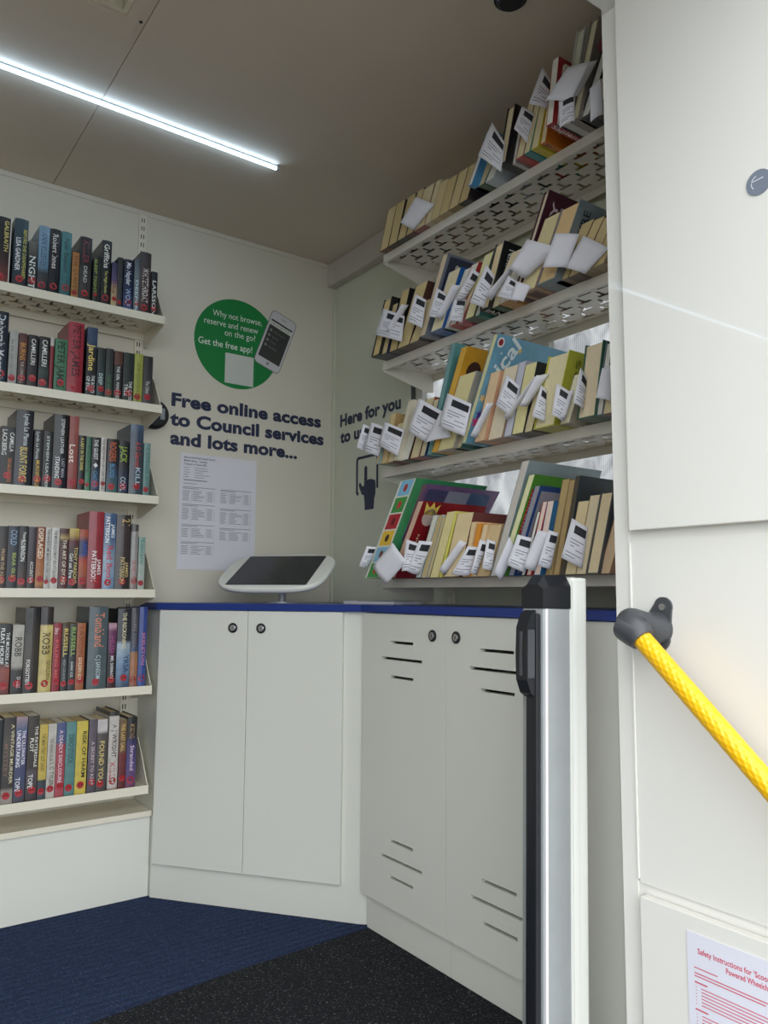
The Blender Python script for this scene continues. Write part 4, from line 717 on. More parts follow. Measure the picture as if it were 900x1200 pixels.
for x in (-.833, -1.66):
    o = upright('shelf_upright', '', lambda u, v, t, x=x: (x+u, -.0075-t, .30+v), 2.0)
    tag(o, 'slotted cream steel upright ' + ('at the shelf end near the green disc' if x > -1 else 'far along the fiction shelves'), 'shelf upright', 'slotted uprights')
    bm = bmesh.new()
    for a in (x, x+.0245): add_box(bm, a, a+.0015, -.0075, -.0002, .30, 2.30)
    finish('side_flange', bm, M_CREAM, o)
    box('slot_shade_strip', x+.002, x+.024, -.001, -.0003, .30, 2.30, M_BLACK, o)  # black strip paints in the shade seen through the slots
for y in (-.737, -1.53):
    o = upright('shelf_upright', '', lambda u, v, t, y=y: (-.0135-t, y-u, .922+v), 1.29)
    tag(o, 'slotted steel upright ' + ('in front of the window near the text' if y > -1 else 'in front of the window near the partition'), 'shelf upright', 'slotted uprights')
    bm = bmesh.new()
    for a in (y, y-.0245): add_box(bm, -.0135, -.0055, a-.0015, a, .922, 2.21)
    finish('side_flange', bm, M_CREAM, o)
# ------------------------------------------------------------------ fiction: upright books
BK = (26, 26, 30)
def upright_book(row, x0, x1, h, kind, cols, txt, phrase, idx):
    hb = kind == 'h'
    t = x1-x0; z = LZ[row]-.006; yf = -.203 if hb else -.2
    d = .15 if hb else .118
    if phrase.startswith('tall') and not hb: d = .14
    b = .0022 if hb else .0008
    root_name = 'hardback_book' if hb else 'paperback_book'
    bulge = min(.004 if hb else .0022, t*.2)
    bm = bmesh.new(); hw = t/2
    sp = [(-hw+t*i/6, bulge*(1-math.sin(PI*i/6)) if hb else bulge*.6*(1-math.sin(PI*i/6))) for i in range(7)]
    prof = [(-hw, d)] + sp + [(hw, d), (hw-b, d), (hw-b, b+bulge), (-hw+b, b+bulge), (-hw+b, d)]
    add_prism(bm, prof, 0, h)
    for f in bm.faces: f.smooth = False
    m = ramp_mat('jacket_'+root_name, cols, .38 if hb else .45, .15 if hb else .08)
    o = finish(root_name, bm, m, loc=((x0+x1)/2, yf, z))
    tag(o, f'{phrase}, {ORD[row]} fiction shelf', 'book', f'fiction books on the {ORD[row]} fiction shelf')
    g = .004 if hb else .0006
    box('pages', -hw+b+.0001, hw-b-.0001, b+bulge+.0002, d-g, g if hb else .0004, h-g, M_PAGES[idx % 3], o)
    U, Vv = V3((0, 0, -1)), V3((1, 0, 0))
    for (s, c, f0, f1, xo, wf) in txt:
        L = (f1-f0)*h; wmax = wf*t*1.0
        vs, fs, w0, y0, y1 = text_data(s, .012)
        cap = .72
        sx_ = L/w0; sy = min(wmax/cap, sx_*1.9)
        if sy*2.6 < sx_: sx_ = sy*2.6
        bm = bmesh.new(); xc = xo*t - sy*cap/2
        st = V3((xc, -.0005, h-f0*h-(L-w0*sx_)/2))
        vv = [bm.verts.new(st+U*(v[0]*sx_)+Vv*(v[1]*sy)) for v in vs]
        for f in fs:
            try: bm.faces.new([vv[i] for i in f])
            except ValueError: pass
        for v in bm.verts:
            q = min(1, max(0, (v.co.x+hw)/t)); v.co.y = bulge*(1-math.sin(PI*q))*(1 if hb else .6)-.0006
        flat('spine_lettering', bm, ink(c), o)
    if t > .0135 and 'cut off' not in phrase:
        r = min(.0105, t*.42); bm = bmesh.new(); zc = .026+.004*((idx*7) % 3)
        xs_ = t*.06*((idx % 3)-1)
        c0 = []
        for i in range(16):
            x = xs_+r*math.cos(2*PI*i/16); q = min(1, max(0, (x+hw)/t))
            c0.append(bm.verts.new((x, bulge*(1-math.sin(PI*q))*(1 if hb else .6)-.0008, zc+r*math.sin(2*PI*i/16))))
        bm.faces.new(c0)
        st = flat('genre_sticker', bm, M_STICK, o)
        bm = bmesh.new()
        for dx in (-.35, .35):
            x = xs_+dx*r; q = min(1, max(0, (x+hw)/t)); yv = bulge*(1-math.sin(PI*q))*(1 if hb else .6)-.0012
            bm.faces.new([bm.verts.new((x+.22*r*math.cos(2*PI*i/8), yv, zc+.22*r*math.sin(2*PI*i/8))) for i in range(8)])
        flat('sticker_print', bm, mat('dark_red_print', (90, 14, 24), .5), st)
    if 'white diamond' in phrase:
        bm = bmesh.new(); zc = h*.5; r = t*.3
        bm.faces.new([bm.verts.new((r*math.cos(PI/2*i), -.0006, zc+r*1.1*math.sin(PI/2*i))) for i in range(4)])
        flat('diamond_mark', bm, ink((220, 222, 225)), o)
    if 'white-edged' in phrase:
        box('jacket_edge', hw-.0005, hw+.002, .0005, d, 0, h+.003, ink((214, 210, 202)), o)
    return o
M_PAGES = [mat('cream_pages', (222, 208, 170), .85, var=.05, vscale=90), mat('tan_pages', (204, 182, 134), .85, var=.06, vscale=90), mat('white_pages', (226, 220, 204), .85, var=.04, vscale=90)]
INK = {}
def ink(c):
    if c not in INK:
        INK[c] = mat('print_%d_%d_%d' % c, c, .45, var=.02)
    return INK[c]
for i, b in enumerate(LEFT_BOOKS): upright_book(*b, i)

# ------------------------------------------------------------------ requested books lying spine-down, leaning along the window shelves
def pages_mat(c):
    k = ('pages', c)
    if k not in MATS:
        m = mat('pages_%d_%d_%d' % c, c, .85, var=.1, vscale=60); MATS[k] = m
        nt = m.node_tree
        for n in nt.nodes:
            if n.type == 'TEX_NOISE':
                mp = nt.nodes.new('ShaderNodeMapping'); mp.inputs['Scale'].default_value = (.05, 12, .6)
                tcn = [q for q in nt.nodes if q.type == 'TEX_COORD'][0]
                nt.links.new(tcn.outputs['Object'], mp.inputs[0]); nt.links.new(mp.outputs[0], n.inputs['Vector'])
    return MATS[k]
def relax(books):
    rows = {}
    for b in books: rows.setdefault(b[0], []).append(list(b))
    out = []
    for r in sorted(rows):
        L = rows[r]
        for i in range(len(L)-2, -1, -1):
            a, n = L[i], L[i+1]
            sa, sn = a[4]/a[5], n[4]/n[5]; mh = min(a[5], n[5]); gap = (a[2]-a[3])-n[2]-.0006
            need = (sa-sn)*mh-gap
            if need > 0:
                ds = need*(1 if a[10].get('keep') else .55); a[4] -= ds/mh*a[5]
                a[3] = max(.007, a[3]-(need-ds))
        out += L
    return out
def lean_book(row, xf, y0, th, dy, h, L, cover, page, phrase, op, idx):
    hb = op.get('hb', 0); b = .0024 if hb else .0011; s = dy/h
    z0 = RZ[row]+.0006; L = min(L, -.036-xf)
    ov = .003 if hb else .0
    def P(w, u, v): return (w, -(u+s*v), v)
    def slab(bm, w0, w1, u0, u1, v0, v1):
        vs = [bm.verts.new(P(w_, u, v)) for v in (v0, v1) for u in (u0, u1) for w_ in (w0, w1)]
        for f in ((0, 2, 3, 1), (4, 5, 7, 6), (0, 1, 5, 4), (2, 6, 7, 3), (0, 4, 6, 2), (1, 3, 7, 5)): bm.faces.new([vs[i] for i in f])
    name = 'hardback_book' if hb else ('picture_book' if op.get('thin') and h > .2 else 'paperback_book')
    bm = bmesh.new()
    slab(bm, 0, L, 0, b, 0, h); slab(bm, 0, L, th-b, th, 0, h); slab(bm, 0, L, b, th-b, 0, b)
    spc = op.get('spine', cover)
    o = finish(name, bm, mat('cover_%d_%d_%d' % cover, cover, .38, var=.12, vscale=22, coat=.2), loc=(xf, y0, z0))
    tag(o, f'{phrase} on the {ORD4[row]} window shelf', 'book', f'requested books on the {ORD4[row]} window shelf')
    if th > 2*b+.002:
        bm = bmesh.new(); slab(bm, ov+.0004, L-.003, b+.0002, th-b-.0002, b+.0002, h-ov-.0006)
        finish('pages', bm, pages_mat(page), o)
    if 'leftc' in op:
        bm = bmesh.new(); slab(bm, -.0004, L, -.0016, 0, 0, h); finish('board', bm, ink(op['leftc']), o)
    # printing on the spine (underside) and on the board that faces the doorway
    def face_text(s_, c, L0, frac, hh):
        bm = bmesh.new(); n = math.sqrt(1+s*s)
        U = V3(P(0, 0, 1)).normalized(); Vv = V3((-1, 0, 0))
        O = V3(P(L0, th+.0006, h*frac[0])); wid = (frac[1]-frac[0])*h*n
        add_text(bm, s_, O, U, Vv, wid, hh, .015); flat('cover_lettering', bm, ink(c), o)
    if 'cv' in op: face_text(op['cv'][0], op['cv'][1], .045, (.12, .9) if len(op['cv'][0]) > 3 else (.5, .92), .032)
    if 'sp' in op:
        bm = bmesh.new()
        tx, c = op['sp']
        add_text(bm, tx, V3((.012, -th*.22, -.0005)), V3((1, 0, 0)), V3((0, -1, 0)), min(.1, .018*len(tx)), th*.85, .01)
        flat('spine_lettering', bm, ink(c), o)
    if 'spine' in op:
        bm = bmesh.new(); quad(bm, V3((.006, -th*.1, -.0005)), V3((L*.8, 0, 0)), V3((0, -th*.8, 0))); flat('spine_panel', bm, ink(op['spine']), o)
    if op.get('picspine'):
        bm = bmesh.new(); quad(bm, V3((.012, -th*.12, -.0005)), V3((.06, 0, 0)), V3((0, -th*.76, 0))); q = flat('spine_picture', bm, ink((150, 110, 90)), o)
        bm = bmesh.new(); quad(bm, V3((.02, -th*.24, -.0009)), V3((.044, 0, 0)), V3((0, -th*.5, 0))); flat('picture_print', bm, ink((90, 66, 60)), q)
    def patch(nm, c, pts):   # decoration on the doorway-facing board: (w, v) pairs in metres
        bm = bmesh.new(); bm.faces.new([bm.verts.new(P(a, th+.0007, bb)) for a, bb in pts]); return flat(nm, bm, ink(c), o)
    def disc(nm, c, w_, v, r, lift=.0007, n=14, star=False, par=None):
        bm = bmesh.new()
        bm.faces.new([bm.verts.new(P(w_+(r if not star or i % 2 == 0 else r*.45)*math.cos(2*PI*i/n), th+lift, v+(r if not star or i % 2 == 0 else r*.45)*math.sin(2*PI*i/n))) for i in range(n)])
        return flat(nm, bm, ink(c), par or o)
    if op.get('photo'):
        patch('cover_photo', (54, 58, 76), [(.01, h*.35), (L*.7, h*.35), (L*.7, h*.97), (.01, h*.97)])
        for k in range(7): disc('cover_print', (190, 190, 184), .02+.012*k, h*(.5+.06*(k*3 % 7)), .007, .001, 8)
    if op.get('emblem'):
        q = patch('emblem', (170, 90, 110), [(.012, h*.72), (.03, h*.66), (.05, h*.82), (.03, h*.92)])
        disc('emblem_print', (205, 150, 165), .031, h*.8, .008, .0011, 10, par=q)
    if op.get('stars'):
        bm = bmesh.new(); add_text(bm, 'ical', V3(P(.05, th+.0009, h*.64)), V3(P(.47, 0, .88)).normalized(), V3(P(-.88, 0, .47)).normalized(), .095, .06, .02); flat('cover_lettering', bm, ink((226, 236, 238)), o)
        q = disc('publisher_disc', (232, 232, 230), .018, h*.93, .012); disc('disc_print', (150, 40, 50), .018, h*.93, .008, .0011, par=q)
        for (w_, v, c, r) in ((.012, .42, (226, 190, 120), .012), (.04, .75, (200, 120, 130), .006), (.09, .9, (226, 190, 90), .009), (.06, .5, (216, 226, 226), .004), (.025, .6, (216, 226, 226), .004), (.13, .8, (230, 220, 170), .008), (.03, .84, (216, 226, 226), .004), (.11, .6, (90, 180, 170), .006)):
            disc('star', c, w_, h*v, r, n=10, star=True)
        disc('flower_print', (206, 70, 130), .012, h*.2, .016, n=9, star=True); disc('flower_print', (90, 60, 150), .016, h*.27, .012, .0009, n=9, star=True)
    if op.get('girl'):
        disc('hair_print', (64, 36, 30), .045, h*.78, .026); disc('face_print', (226, 170, 140), .055, h*.72, .017, .0011); disc('dress_print', (206, 90, 60), .06, h*.56, .022, .0009)
        bm = bmesh.new(); add_text(bm, 'No', V3(P(.03, th+.0009, h*.3)), V3(P(0, 0, 1)).normalized(), V3((-1, 0, 0)), .03, .03, .02); flat('cover_lettering', bm, ink((60, 60, 50)), o)
    if op.get('crown'):
        q = disc('portrait_print', (206, 180, 170), .04, h*.8, .024)
        patch('crown_print', (230, 200, 90), [(.018, h*.83), (.012, h*.99), (.03, h*.92), (.04, h*.995), (.05, h*.92), (.066, h*.97), (.06, h*.83)])
        bm = bmesh.new(); add_text(bm, 'ALAN', V3(P(.03, th+.0009, h*.34)), V3(P(0, 0, 1)).normalized(), V3((-1, 0, 0)), .06, .012, .01); flat('cover_lettering', bm, ink((226, 200, 170)), o)
    if op.get('pict'):
        patch('cover_picture', (60, 62, 96), [(.012, h*.4), (.085, h*.4), (.085, h*.95), (.012, h*.95)])
        patch('cover_picture', (128, 134, 152), [(.087, h*.4), (.17, h*.4), (.17, h*.95), (.087, h*.95)])
        patch('cover_picture', (58, 84, 120), [(.172, h*.5), (.25, h*.5), (.25, h*.95), (.172, h*.95)])
    if op.get('greycover'):
        patch('inside_cover', (150, 148, 158), [(.008, h*.03), (L*.9, h*.03), (L*.9, h*.94), (.008, h*.94)])
    if op.get('whowas'):
        q = patch('red_label', (190, 52, 50), [(.006, h*.42), (.022, h*.42), (.022, h*.86), (.006, h*.86)])
        bm = bmesh.new(); add_text(bm, 'WHO WAS ?', V3(P(.0185, th+.0011, h*.46)), V3(P(0, 0, 1)).normalized(), V3((-1, 0, 0)), h*.4, .0125, .01); flat('label_lettering', bm, ink((236, 226, 220)), q)
        patch('black_band', (30, 34, 34), [(.07, h*.8), (.16, h*.8), (.16, h*.9), (.07, h*.9)])
    if op.get('squares'):
        cl = [(70, 160, 80), (140, 190, 214), (230, 190, 60), (176, 44, 50), (70, 150, 70), (130, 190, 220)]
        for k, c in enumerate(cl):
            bm = bmesh.new(); v0 = h*(k+.06)/6; v1 = h*(k+.96)/6
            bm.faces.new([bm.verts.new(P(-.0006, u, v)) for u, v in ((th*.16, v0), (th*.9, v0), (th*.9, v1), (th*.16, v1))])
            q = flat('picture_square', bm, ink(c), o)
            bm = bmesh.new(); vc = (v0+v1)/2
            bm.faces.new([bm.verts.new(P(-.0011, th*.55+.009*math.cos(2*PI*i/9), vc+.011*math.sin(2*PI*i/9))) for i in range(9)])
            flat('square_print', bm, ink([(200, 90, 60), (120, 70, 60), (70, 50, 40), (110, 20, 30), (190, 60, 60), (180, 60, 60)][k]), q)
    return o
for i, b in enumerate(relax(WINDOW_BOOKS)): lean_book(*b, i)

# ------------------------------------------------------------------ reservation slips in those books
used = set()
def slip(row, printed, q, phrase, idx):
    tl, tr, br, bl = [V3(p) for p in q]
    N = (bl-tr).cross(br-tl).normalized()
    def S_(a, b, lift=0.0):
        p = (tl*(1-a)+tr*a)*(1-b)+(bl*(1-a)+br*a)*b
        return p + N*(.006*math.sin(PI*min(1, max(0, a)))*(.4+.6*b)+lift)
    bm = bmesh.new(); n = 6
    G = [[[bm.verts.new(S_(i/n, j/n, l)) for j in range(n+1)] for i in range(n+1)] for l in (0, .0004)]
    for l in (0, 1):
        for i in range(n):
            for j in range(n): bm.faces.new((G[l][i][j], G[l][i+1][j], G[l][i+1][j+1], G[l][i][j+1]))
    for i in range(n):
        for (a, b) in (((i, 0), (i+1, 0)), ((i, n), (i+1, n)), ((0, i), (0, i+1)), ((n, i), (n, i+1))):
            bm.faces.new((G[0][a[0]][a[1]], G[0][b[0]][b[1]], G[1][b[0]][b[1]], G[1][a[0]][a[1]]))
    o = finish('paper_slip', bm, M_PAPER, smooth=True)
    lab = f"{'printed' if printed else 'blank'} white slip in the {phrase}"
    tag(o, lab, 'paper slip', f"{'printed' if printed else 'blank'} paper slips in the requested books")
    if printed:
        def strip(bm, a0, a1, b0, b1):
            k = 3
            A = [[bm.verts.new(S_(a0+(a1-a0)*i/k, bb, .001)) for bb in (b0, b1)] for i in range(k+1)]
            for i in range(k): bm.faces.new((A[i][0], A[i+1][0], A[i+1][1], A[i][1]))
        bm = bmesh.new(); strip(bm, .28, .95, .1, .3)
        flat('black_bar', bm, M_INK, o)
        bm = bmesh.new()
        for (a0, a1, b) in ((.2, .9, .44), (.2, .7, .52), (.25, .45, .6), (.55, .92, .66), (.12, .9, .78), (.12, .6, .86)): strip(bm, a0, a1, b, b+.02)
        flat('printed_lines', bm, M_GREYINK, o)
seen_l = {}
for i, s_ in enumerate(SLIPS): slip(*s_, i)

# ------------------------------------------------------------------ wall graphics
WX, WZ = V3((1, 0, 0)), V3((0, 0, 1))
def words(s, O, U, width, hh, bold, par):
    ws = s.split(); tot = text_data(s, bold, 4)[2]; k = width/tot
    for i, w_ in enumerate(ws):
        ww = text_data(w_, bold, 4)[2]; off = text_data(' '.join(ws[:i+1]), bold, 4)[2]-ww
        bm = bmesh.new(); add_text(bm, w_, O+U*(off*k), U, WZ, ww*k, hh, bold, res=4); flat('word', bm, M_NAVY, par)
wl = empty('wall_lettering', (0, 0, 0)); tag(wl, 'bold navy lettering about free online access on the wall above timetable', 'wall lettering')
for (s, z, x0, x1) in (('Free online access', 1.626, -.690, -.062), ('to Council services', 1.555, -.693, -.048), ('and lots more...', 1.486, -.690, -.170)):
    words(s, V3((x0, -.0006, z)), WX, x1-x0, .065, .044, wl)
wl = empty('wall_lettering', (0, 0, 0)); tag(wl, 'bold navy lettering Here for you beside the window', 'wall lettering')
for (s, z, y0, y1) in (('Here for you', 1.628, -.050, -.460), ('to use', 1.560, -.052, -.262)):
    words(s, V3((-.0006, y0, z)), V3((0, -1, 0)), y0-y1, .066, .044, wl)
# green app disc
gd = empty('app_sign', (-.4385, 0, 1.900)); tag(gd, 'round green wall sign with white text and a pictured phone', 'sign')
bm = bmesh.new(); add_cyl(bm, (0, -.0002, 0), (0, -.0012, 0), .174, 64); finish('disc', bm, M_GREEN, gd)
for (s, x0, x1, z, hh, bo) in (('Why not browse,', -.1045, .101, .093, .034, 0.0), ('reserve and renew', -.137, .085, .057, .034, 0), ('on the go?', -.054, .074, .025, .034, 0), ('Get the free app!', -.158, .062, -.024, .036, .008)):
    bm = bmesh.new(); add_text(bm, s, V3((x0, -.0018, z)), WX, WZ, x1-x0, hh, bo, res=3); flat('lettering', bm, M_PALETXT, gd)
bm = bmesh.new(); add_box(bm, -.049, .069, -.0022, -.0013, -.157, -.041); finish('white_square', bm, ink((206, 208, 200)), gd)
ph = empty('pictured_phone', (.1625, -.0014, .041)); ph.parent = gd; ph.rotation_euler = (0, .35, 0)
def rrect(w_, h_, r, n=5):
    out = []
    for cx, cy, a0 in ((w_/2-r, h_/2-r, 0), (-w_/2+r, h_/2-r, PI/2), (-w_/2+r, -h_/2+r, PI), (w_/2-r, -h_/2+r, 3*PI/2)):
        for i in range(n+1): out.append((cx+r*math.cos(a0+PI/2*i/n), cy+r*math.sin(a0+PI/2*i/n)))
    return out
def plate(name, w_, h_, r, y, m, par, cx=0, cz=0, th=.0004):
    bm = bmesh.new(); pts = rrect(w_, h_, r)
    A = [bm.verts.new((cx+a, y, cz+b)) for a, b in pts]; B = [bm.verts.new((cx+a, y-th, cz+b)) for a, b in pts]
    bm.faces.new(A); bm.faces.new(B[::-1])
    for i in range(len(pts)): bm.faces.new((A[i], A[(i+1) % len(pts)], B[(i+1) % len(pts)], B[i]))
    return finish(name, bm, m, par)
plate('phone_edge', .118, .238, .018, .0004, ink((110, 112, 116)), ph, th=.0006)
plate('phone_body', .113, .233, .016, -.0004, ink((204, 202, 204)), ph)
plate('phone_screen', .098, .165, .001, -.001, ink((60, 62, 60)), ph, 0, -.004)
plate('phone_banner', .098, .017, .001, -.0016, ink((214, 214, 206)), ph, 0, .064)
plate('phone_status_bar', .098, .006, .001, -.0016, ink((26, 28, 28)), ph, 0, .0765)
bm = bmesh.new(); add_text(bm, 'LibrariesWest', V3((-.044, -.0024, .060)), WX, WZ, .084, .014, .004, res=3); flat('banner_lettering', bm, ink((70, 110, 50)), ph)
bm = bmesh.new()
for k, s in enumerate(('My account', 'Search', 'Loans', 'Opening')):
    add_text(bm, s, V3((-.022, -.0024, .030-.022*k)), WX, WZ, None, .011, 0)
    bm.faces.new([bm.verts.new((-.036+.006*math.cos(2*PI*i/10), -.0024, .034-.022*k+.006*math.sin(2*PI*i/10))) for i in range(10)])
flat('screen_menu', bm, ink((136, 138, 136)), ph)
bm = bmesh.new(); bm.faces.new([bm.verts.new((.007*math.cos(2*PI*i/14), -.0014, -.100+.007*math.sin(2*PI*i/14))) for i in range(14)])
quad(bm, V3((-.012, -.0014, .098)), V3((.024, 0, 0)), V3((0, 0, .003))); flat('phone_button', bm, ink((150, 150, 152)), ph)
# timetable
tt = box('timetable', -.651, -.347, -.0024, -.0008, 1.036, 1.457, mat('timetable_paper', (222, 220, 226), .7, var=.02)); tag(tt, 'large white printed timetable sheet on the wall above the tablet', 'timetable')
bm = bmesh.new(); Y = -.003
for (s, z, wd) in (('Bath and North East Somerset Council', 1.439, .118), ('Mobile Library - Tuesdays', 1.427, .088), ('7 January to 30 June 2025', 1.415, .086)):
    add_text(bm, s, V3((-.636, Y, z)), WX, WZ, wd, .0095, .012)
flat('heading', bm, M_INK, tt)
bm = bmesh.new()
def dash(x, z, L_, t_=.0016): quad(bm, V3((x, Y, z)), V3((L_, 0, 0)), V3((0, 0, t_)))
rnd = random.Random(3)
for k in range(5):
    z = 1.404-.0085*k; dash(-.636, z, .018+.006*rnd.random()); dash(-.596, z, .03+.035*rnd.random())
dash(-.636, 1.358, .09, .003); dash(-.636, 1.346, .05)
for col, (x0, starts) in enumerate(((-.638, (1.333, 1.270, 1.196, 1.134)), (-.492, (1.333, 1.262, 1.190)))):
    for bi, z in enumerate(starts):
        dash(x0, z, .125, .0018); dash(x0, z-.005, .06, .0018)
        nr = (7, 8, 6, 6)[bi]
        for r_ in range(nr):
            zz = z-.014-.0056*r_
            dash(x0, zz, .018+.01*rnd.random()); dash(x0+.038, zz, .02+.03*rnd.random()); dash(x0+.095, zz, .02)
        for (a, b, c, d) in ((x0+.034, x0+.0346, z-.01, z-.014-.0056*nr), (x0+.09, x0+.0906, z-.01, z-.014-.0056*nr), (x0+.122, x0+.1226, z-.01, z-.014-.0056*nr)):
            quad(bm, V3((a, Y, d)), V3((b-a, 0, 0)), V3((0, 0, c-d)))
tag(flat('printed_rows', bm, M_GREYINK, tt), kind='stuff')
# touch-screen pictogram on the window wall
hi = empty('touch_pictogram', (0, -.245, 1.42)); tag(hi, 'navy pictogram of a hand touching a screen beside the window', 'pictogram')
def wallpoly(name, outline, par, lift=.0006):
    bm = bmesh.new(); bm.faces.new([bm.verts.new((-lift, -a, b)) for a, b in outline])
    bmesh.ops.triangulate(bm, faces=bm.faces); return flat(name, bm, M_NAVY, par)
bm = bmesh.new(); ou = rrect(.150, .152, .016); inn = rrect(.124, .130, .008)
A = [bm.verts.new((-.0006, -a, b-.012)) for a, b in ou]; B = [bm.verts.new((-.0006, -a, b-.012)) for a, b in inn]
for i in range(len(ou)):
    za = (ou[i][1]+ou[(i+1) % len(ou)][1])/2
    xa = (ou[i][0]+ou[(i+1) % len(ou)][0])/2
    if za < -.06 and xa > -.06: continue
    bm.faces.new((A[i], A[(i+1) % len(ou)], B[(i+1) % len(ou)], B[i]))
flat('screen_outline', bm, M_NAVY, hi)
bm = bmesh.new()
for out in ([(-.018, -.0358), (.002, -.0323), (.002, .012), (-.001, .020), (-.008, .024), (-.015, .020), (-.018, .012)],
            [(-.018, -.036), (.012, -.031), (.034, -.033), (.055, -.040), (.058, -.060), (.057, -.090), (.050, -.110), (-.017, -.110), (-.020, -.090)],
            [(-.016, -.1099), (.0498, -.1099), (.046, -.148), (-.013, -.148)],
            [(-.0181, -.052), (-.0201, -.09), (-.036, -.085), (-.053, -.054), (-.056, -.044), (-.050, -.038), (-.042, -.041), (-.031, -.055)]):
    bm.faces.new([bm.verts.new((-.0006, -a, b)) for a, b in out])
flat('hand', bm, M_NAVY, hi)
# dark fitting on the wall under the end of the second fiction shelf
bm = bmesh.new()
add_cyl(bm, (0, -.0006, 0), (0, -.018, 0), .052, 32); add_cyl(bm, (0, -.018, 0), (0, -.026, 0), .052, 32, .042)
hk = finish('wall_fitting', bm, M_BLACK, loc=(-.756, 0, 1.580)); shade_auto(hk); tag(hk, 'round black wall fitting with a grey mark behind a fiction shelf', 'wall fitting')
box('grey_mark', .018, .034, -.0275, -.0262, -.018, .022, ink((150, 156, 160)), hk)

# ------------------------------------------------------------------ tablet kiosk on the counter
ta = empty('tablet_stand', (-.5275, -.4446, .976)); ta.rotation_euler = (0, 0, -.9007); tag(ta, 'white tablet kiosk with a dark screen on the corner worktop', 'tablet')
th_ = .4924
Mt = Matrix.Rotation(th_, 4, 'X')     # local x across, y up the screen, z out of the screen
def squircle(w_, h_, n=56, p=3.6):
    return [(w_/2*math.copysign(abs(math.cos(2*PI*i/n))**(2/p), math.cos(2*PI*i/n)), h_/2*math.copysign(abs(math.sin(2*PI*i/n))**(2/p), math.sin(2*PI*i/n))) for i in range(n)]
SWd, SHt = .2803, .2108
bm = bmesh.new(); cy = SHt/2
rings = []
for (k, z) in ((.84, -.022), (.96, -.018), (1.0, -.009), (1.0, -.002), (.988, .0025), (.972, .0035)):
    rings.append([tuple(Mt @ V3((a*k, b*k+cy, z))) for a, b in squircle(SWd+.094, SHt+.044)])
add_loft(bm, rings); e = finish('enclosure', bm, M_WHITEP, ta); shade_auto(e, 50)
bm = bmesh.new(); add_loft(bm, [[tuple(Mt @ V3((a, b+cy, z))) for a, b in rrect(SWd, SHt, .006)] for z in (.0036, .0044)])
finish('screen', bm, M_GLASSY, ta)
bm = bmesh.new(); top = Mt @ V3((0, .10, -.03)); add_cyl(bm, (0.01, .115, -.0555), (0.01, .115, .02), .013, 20); add_cyl(bm, (.01, .115, -.0555), (.01, .115, -.050), .05, 28)
s_ = finish('stem', bm, M_ALU, ta); shade_auto(s_)

# ------------------------------------------------------------------ entrance partition with cupboard doors
ec = empty('entrance_partition', (-.5, -1.785, 0)); tag(ec, 'white entrance partition with raised panels behind the yellow handrail', 'partition')
box('partition_core', 0.001, .11, -.514, -.001, -.30, H-.002, M_PANEL, ec)
bm = bmesh.new(); add_box(bm, -.004, 0, -.0265, .004, -.30, H-.002); add_box(bm, 0.0, .112, .0005, .004, -.30, H-.002); finish('edge_trim', bm, M_PANEL, ec)
bm = bmesh.new(); add_box(bm, -.0065, -.0005, -.0305, -.0268, .468, 1.046, .001); add_box(bm, -.0065, -.0005, -.0305, -.0268, 1.075, H-.01, .001); add_box(bm, -.0065, -.0005, -.0305, -.0268, -.30, .436, .001)
finish('edge_bead', bm, M_PANEL, ec)
box('upper_door', -.02, -.002, -.512, -.039, 1.066, H-.03, M_PANEL, ec, bev=.0015)
box('middle_panel', -.004, .0, -.514, -.0308, .462, 1.05, M_PANEL, ec, bev=.0008)
box('lower_door', -.020, -.002, -.512, -.041, -.29, .446, M_PANEL, ec, bev=.0015)
nb = box('safety_notice', -.5215, -.5203, -2.124, -1.914, .124, .421, mat('laminated_notice', (226, 226, 238), .35, var=.01)); tag(nb, 'white laminated safety notice in red print on the low door', 'notice')
bm = bmesh.new(); U = V3((0, -1, 0)); X = -.5219
for (s, z, wd) in (("Safety Instructions for 'Scooters' and Large", .392, .172), ('Powered Wheelchairs', .3795, .078)):
    add_text(bm, s, V3((X, -2.019, z)), U, WZ, wd, .0118, .02, align='C', res=3)
flat('heading', bm, M_PINKINK, nb)
bm = bmesh.new()
def dsh(y, z, L_, t_=.0016): quad(bm, V3((X, y, z)), V3((0, -L_, 0)), V3((0, 0, t_)))
dsh(-1.926, .369, .04); dsh(-1.926, .361, .17); dsh(-1.926, .3565, .115)
z = .347
for blk, nrow in enumerate((6, 7, 6, 7, 6)):
    dsh(-1.926, z, .022, .0022); z -= .0068
    for r_ in range(nrow):
        dsh(-1.928, z, .0012); dsh(-1.937, z, .10+.05*rnd.random(), .0014); z -= .0049
    z -= .004
tag(flat('printed_lines', bm, M_PINKINK, nb), kind='stuff')
bm = bmesh.new(); add_cyl(bm, (-.5204, -2.087, 1.600), (-.5216, -2.087, 1.600), .0205, 32)
bd = finish('door_sticker', bm, ink((122, 130, 144))); tag(bd, 'round grey sticker with white mark high on the partition door', 'sticker')
bm = bmesh.new()
for (a0, a1, r0, r1) in ((PI*.6, PI*1.25, .011, .0125),):
    pa = [(r1*math.cos(a0+(a1-a0)*i/10), r1*math.sin(a0+(a1-a0)*i/10)) for i in range(11)]+[(r0*math.cos(a1-(a1-a0)*i/10), r0*math.sin(a1-(a1-a0)*i/10)) for i in range(11)]
    bm.faces.new([bm.verts.new((-.522, -2.087-a, 1.600+b)) for a, b in pa])
bm.faces.new([bm.verts.new((-.522, -2.087-a, 1.600+b)) for a, b in ((-.012, .004), (.008, .006), (.008, .0045), (-.012, .0025))])
flat('white_mark', bm, ink((226, 230, 236)), bd)

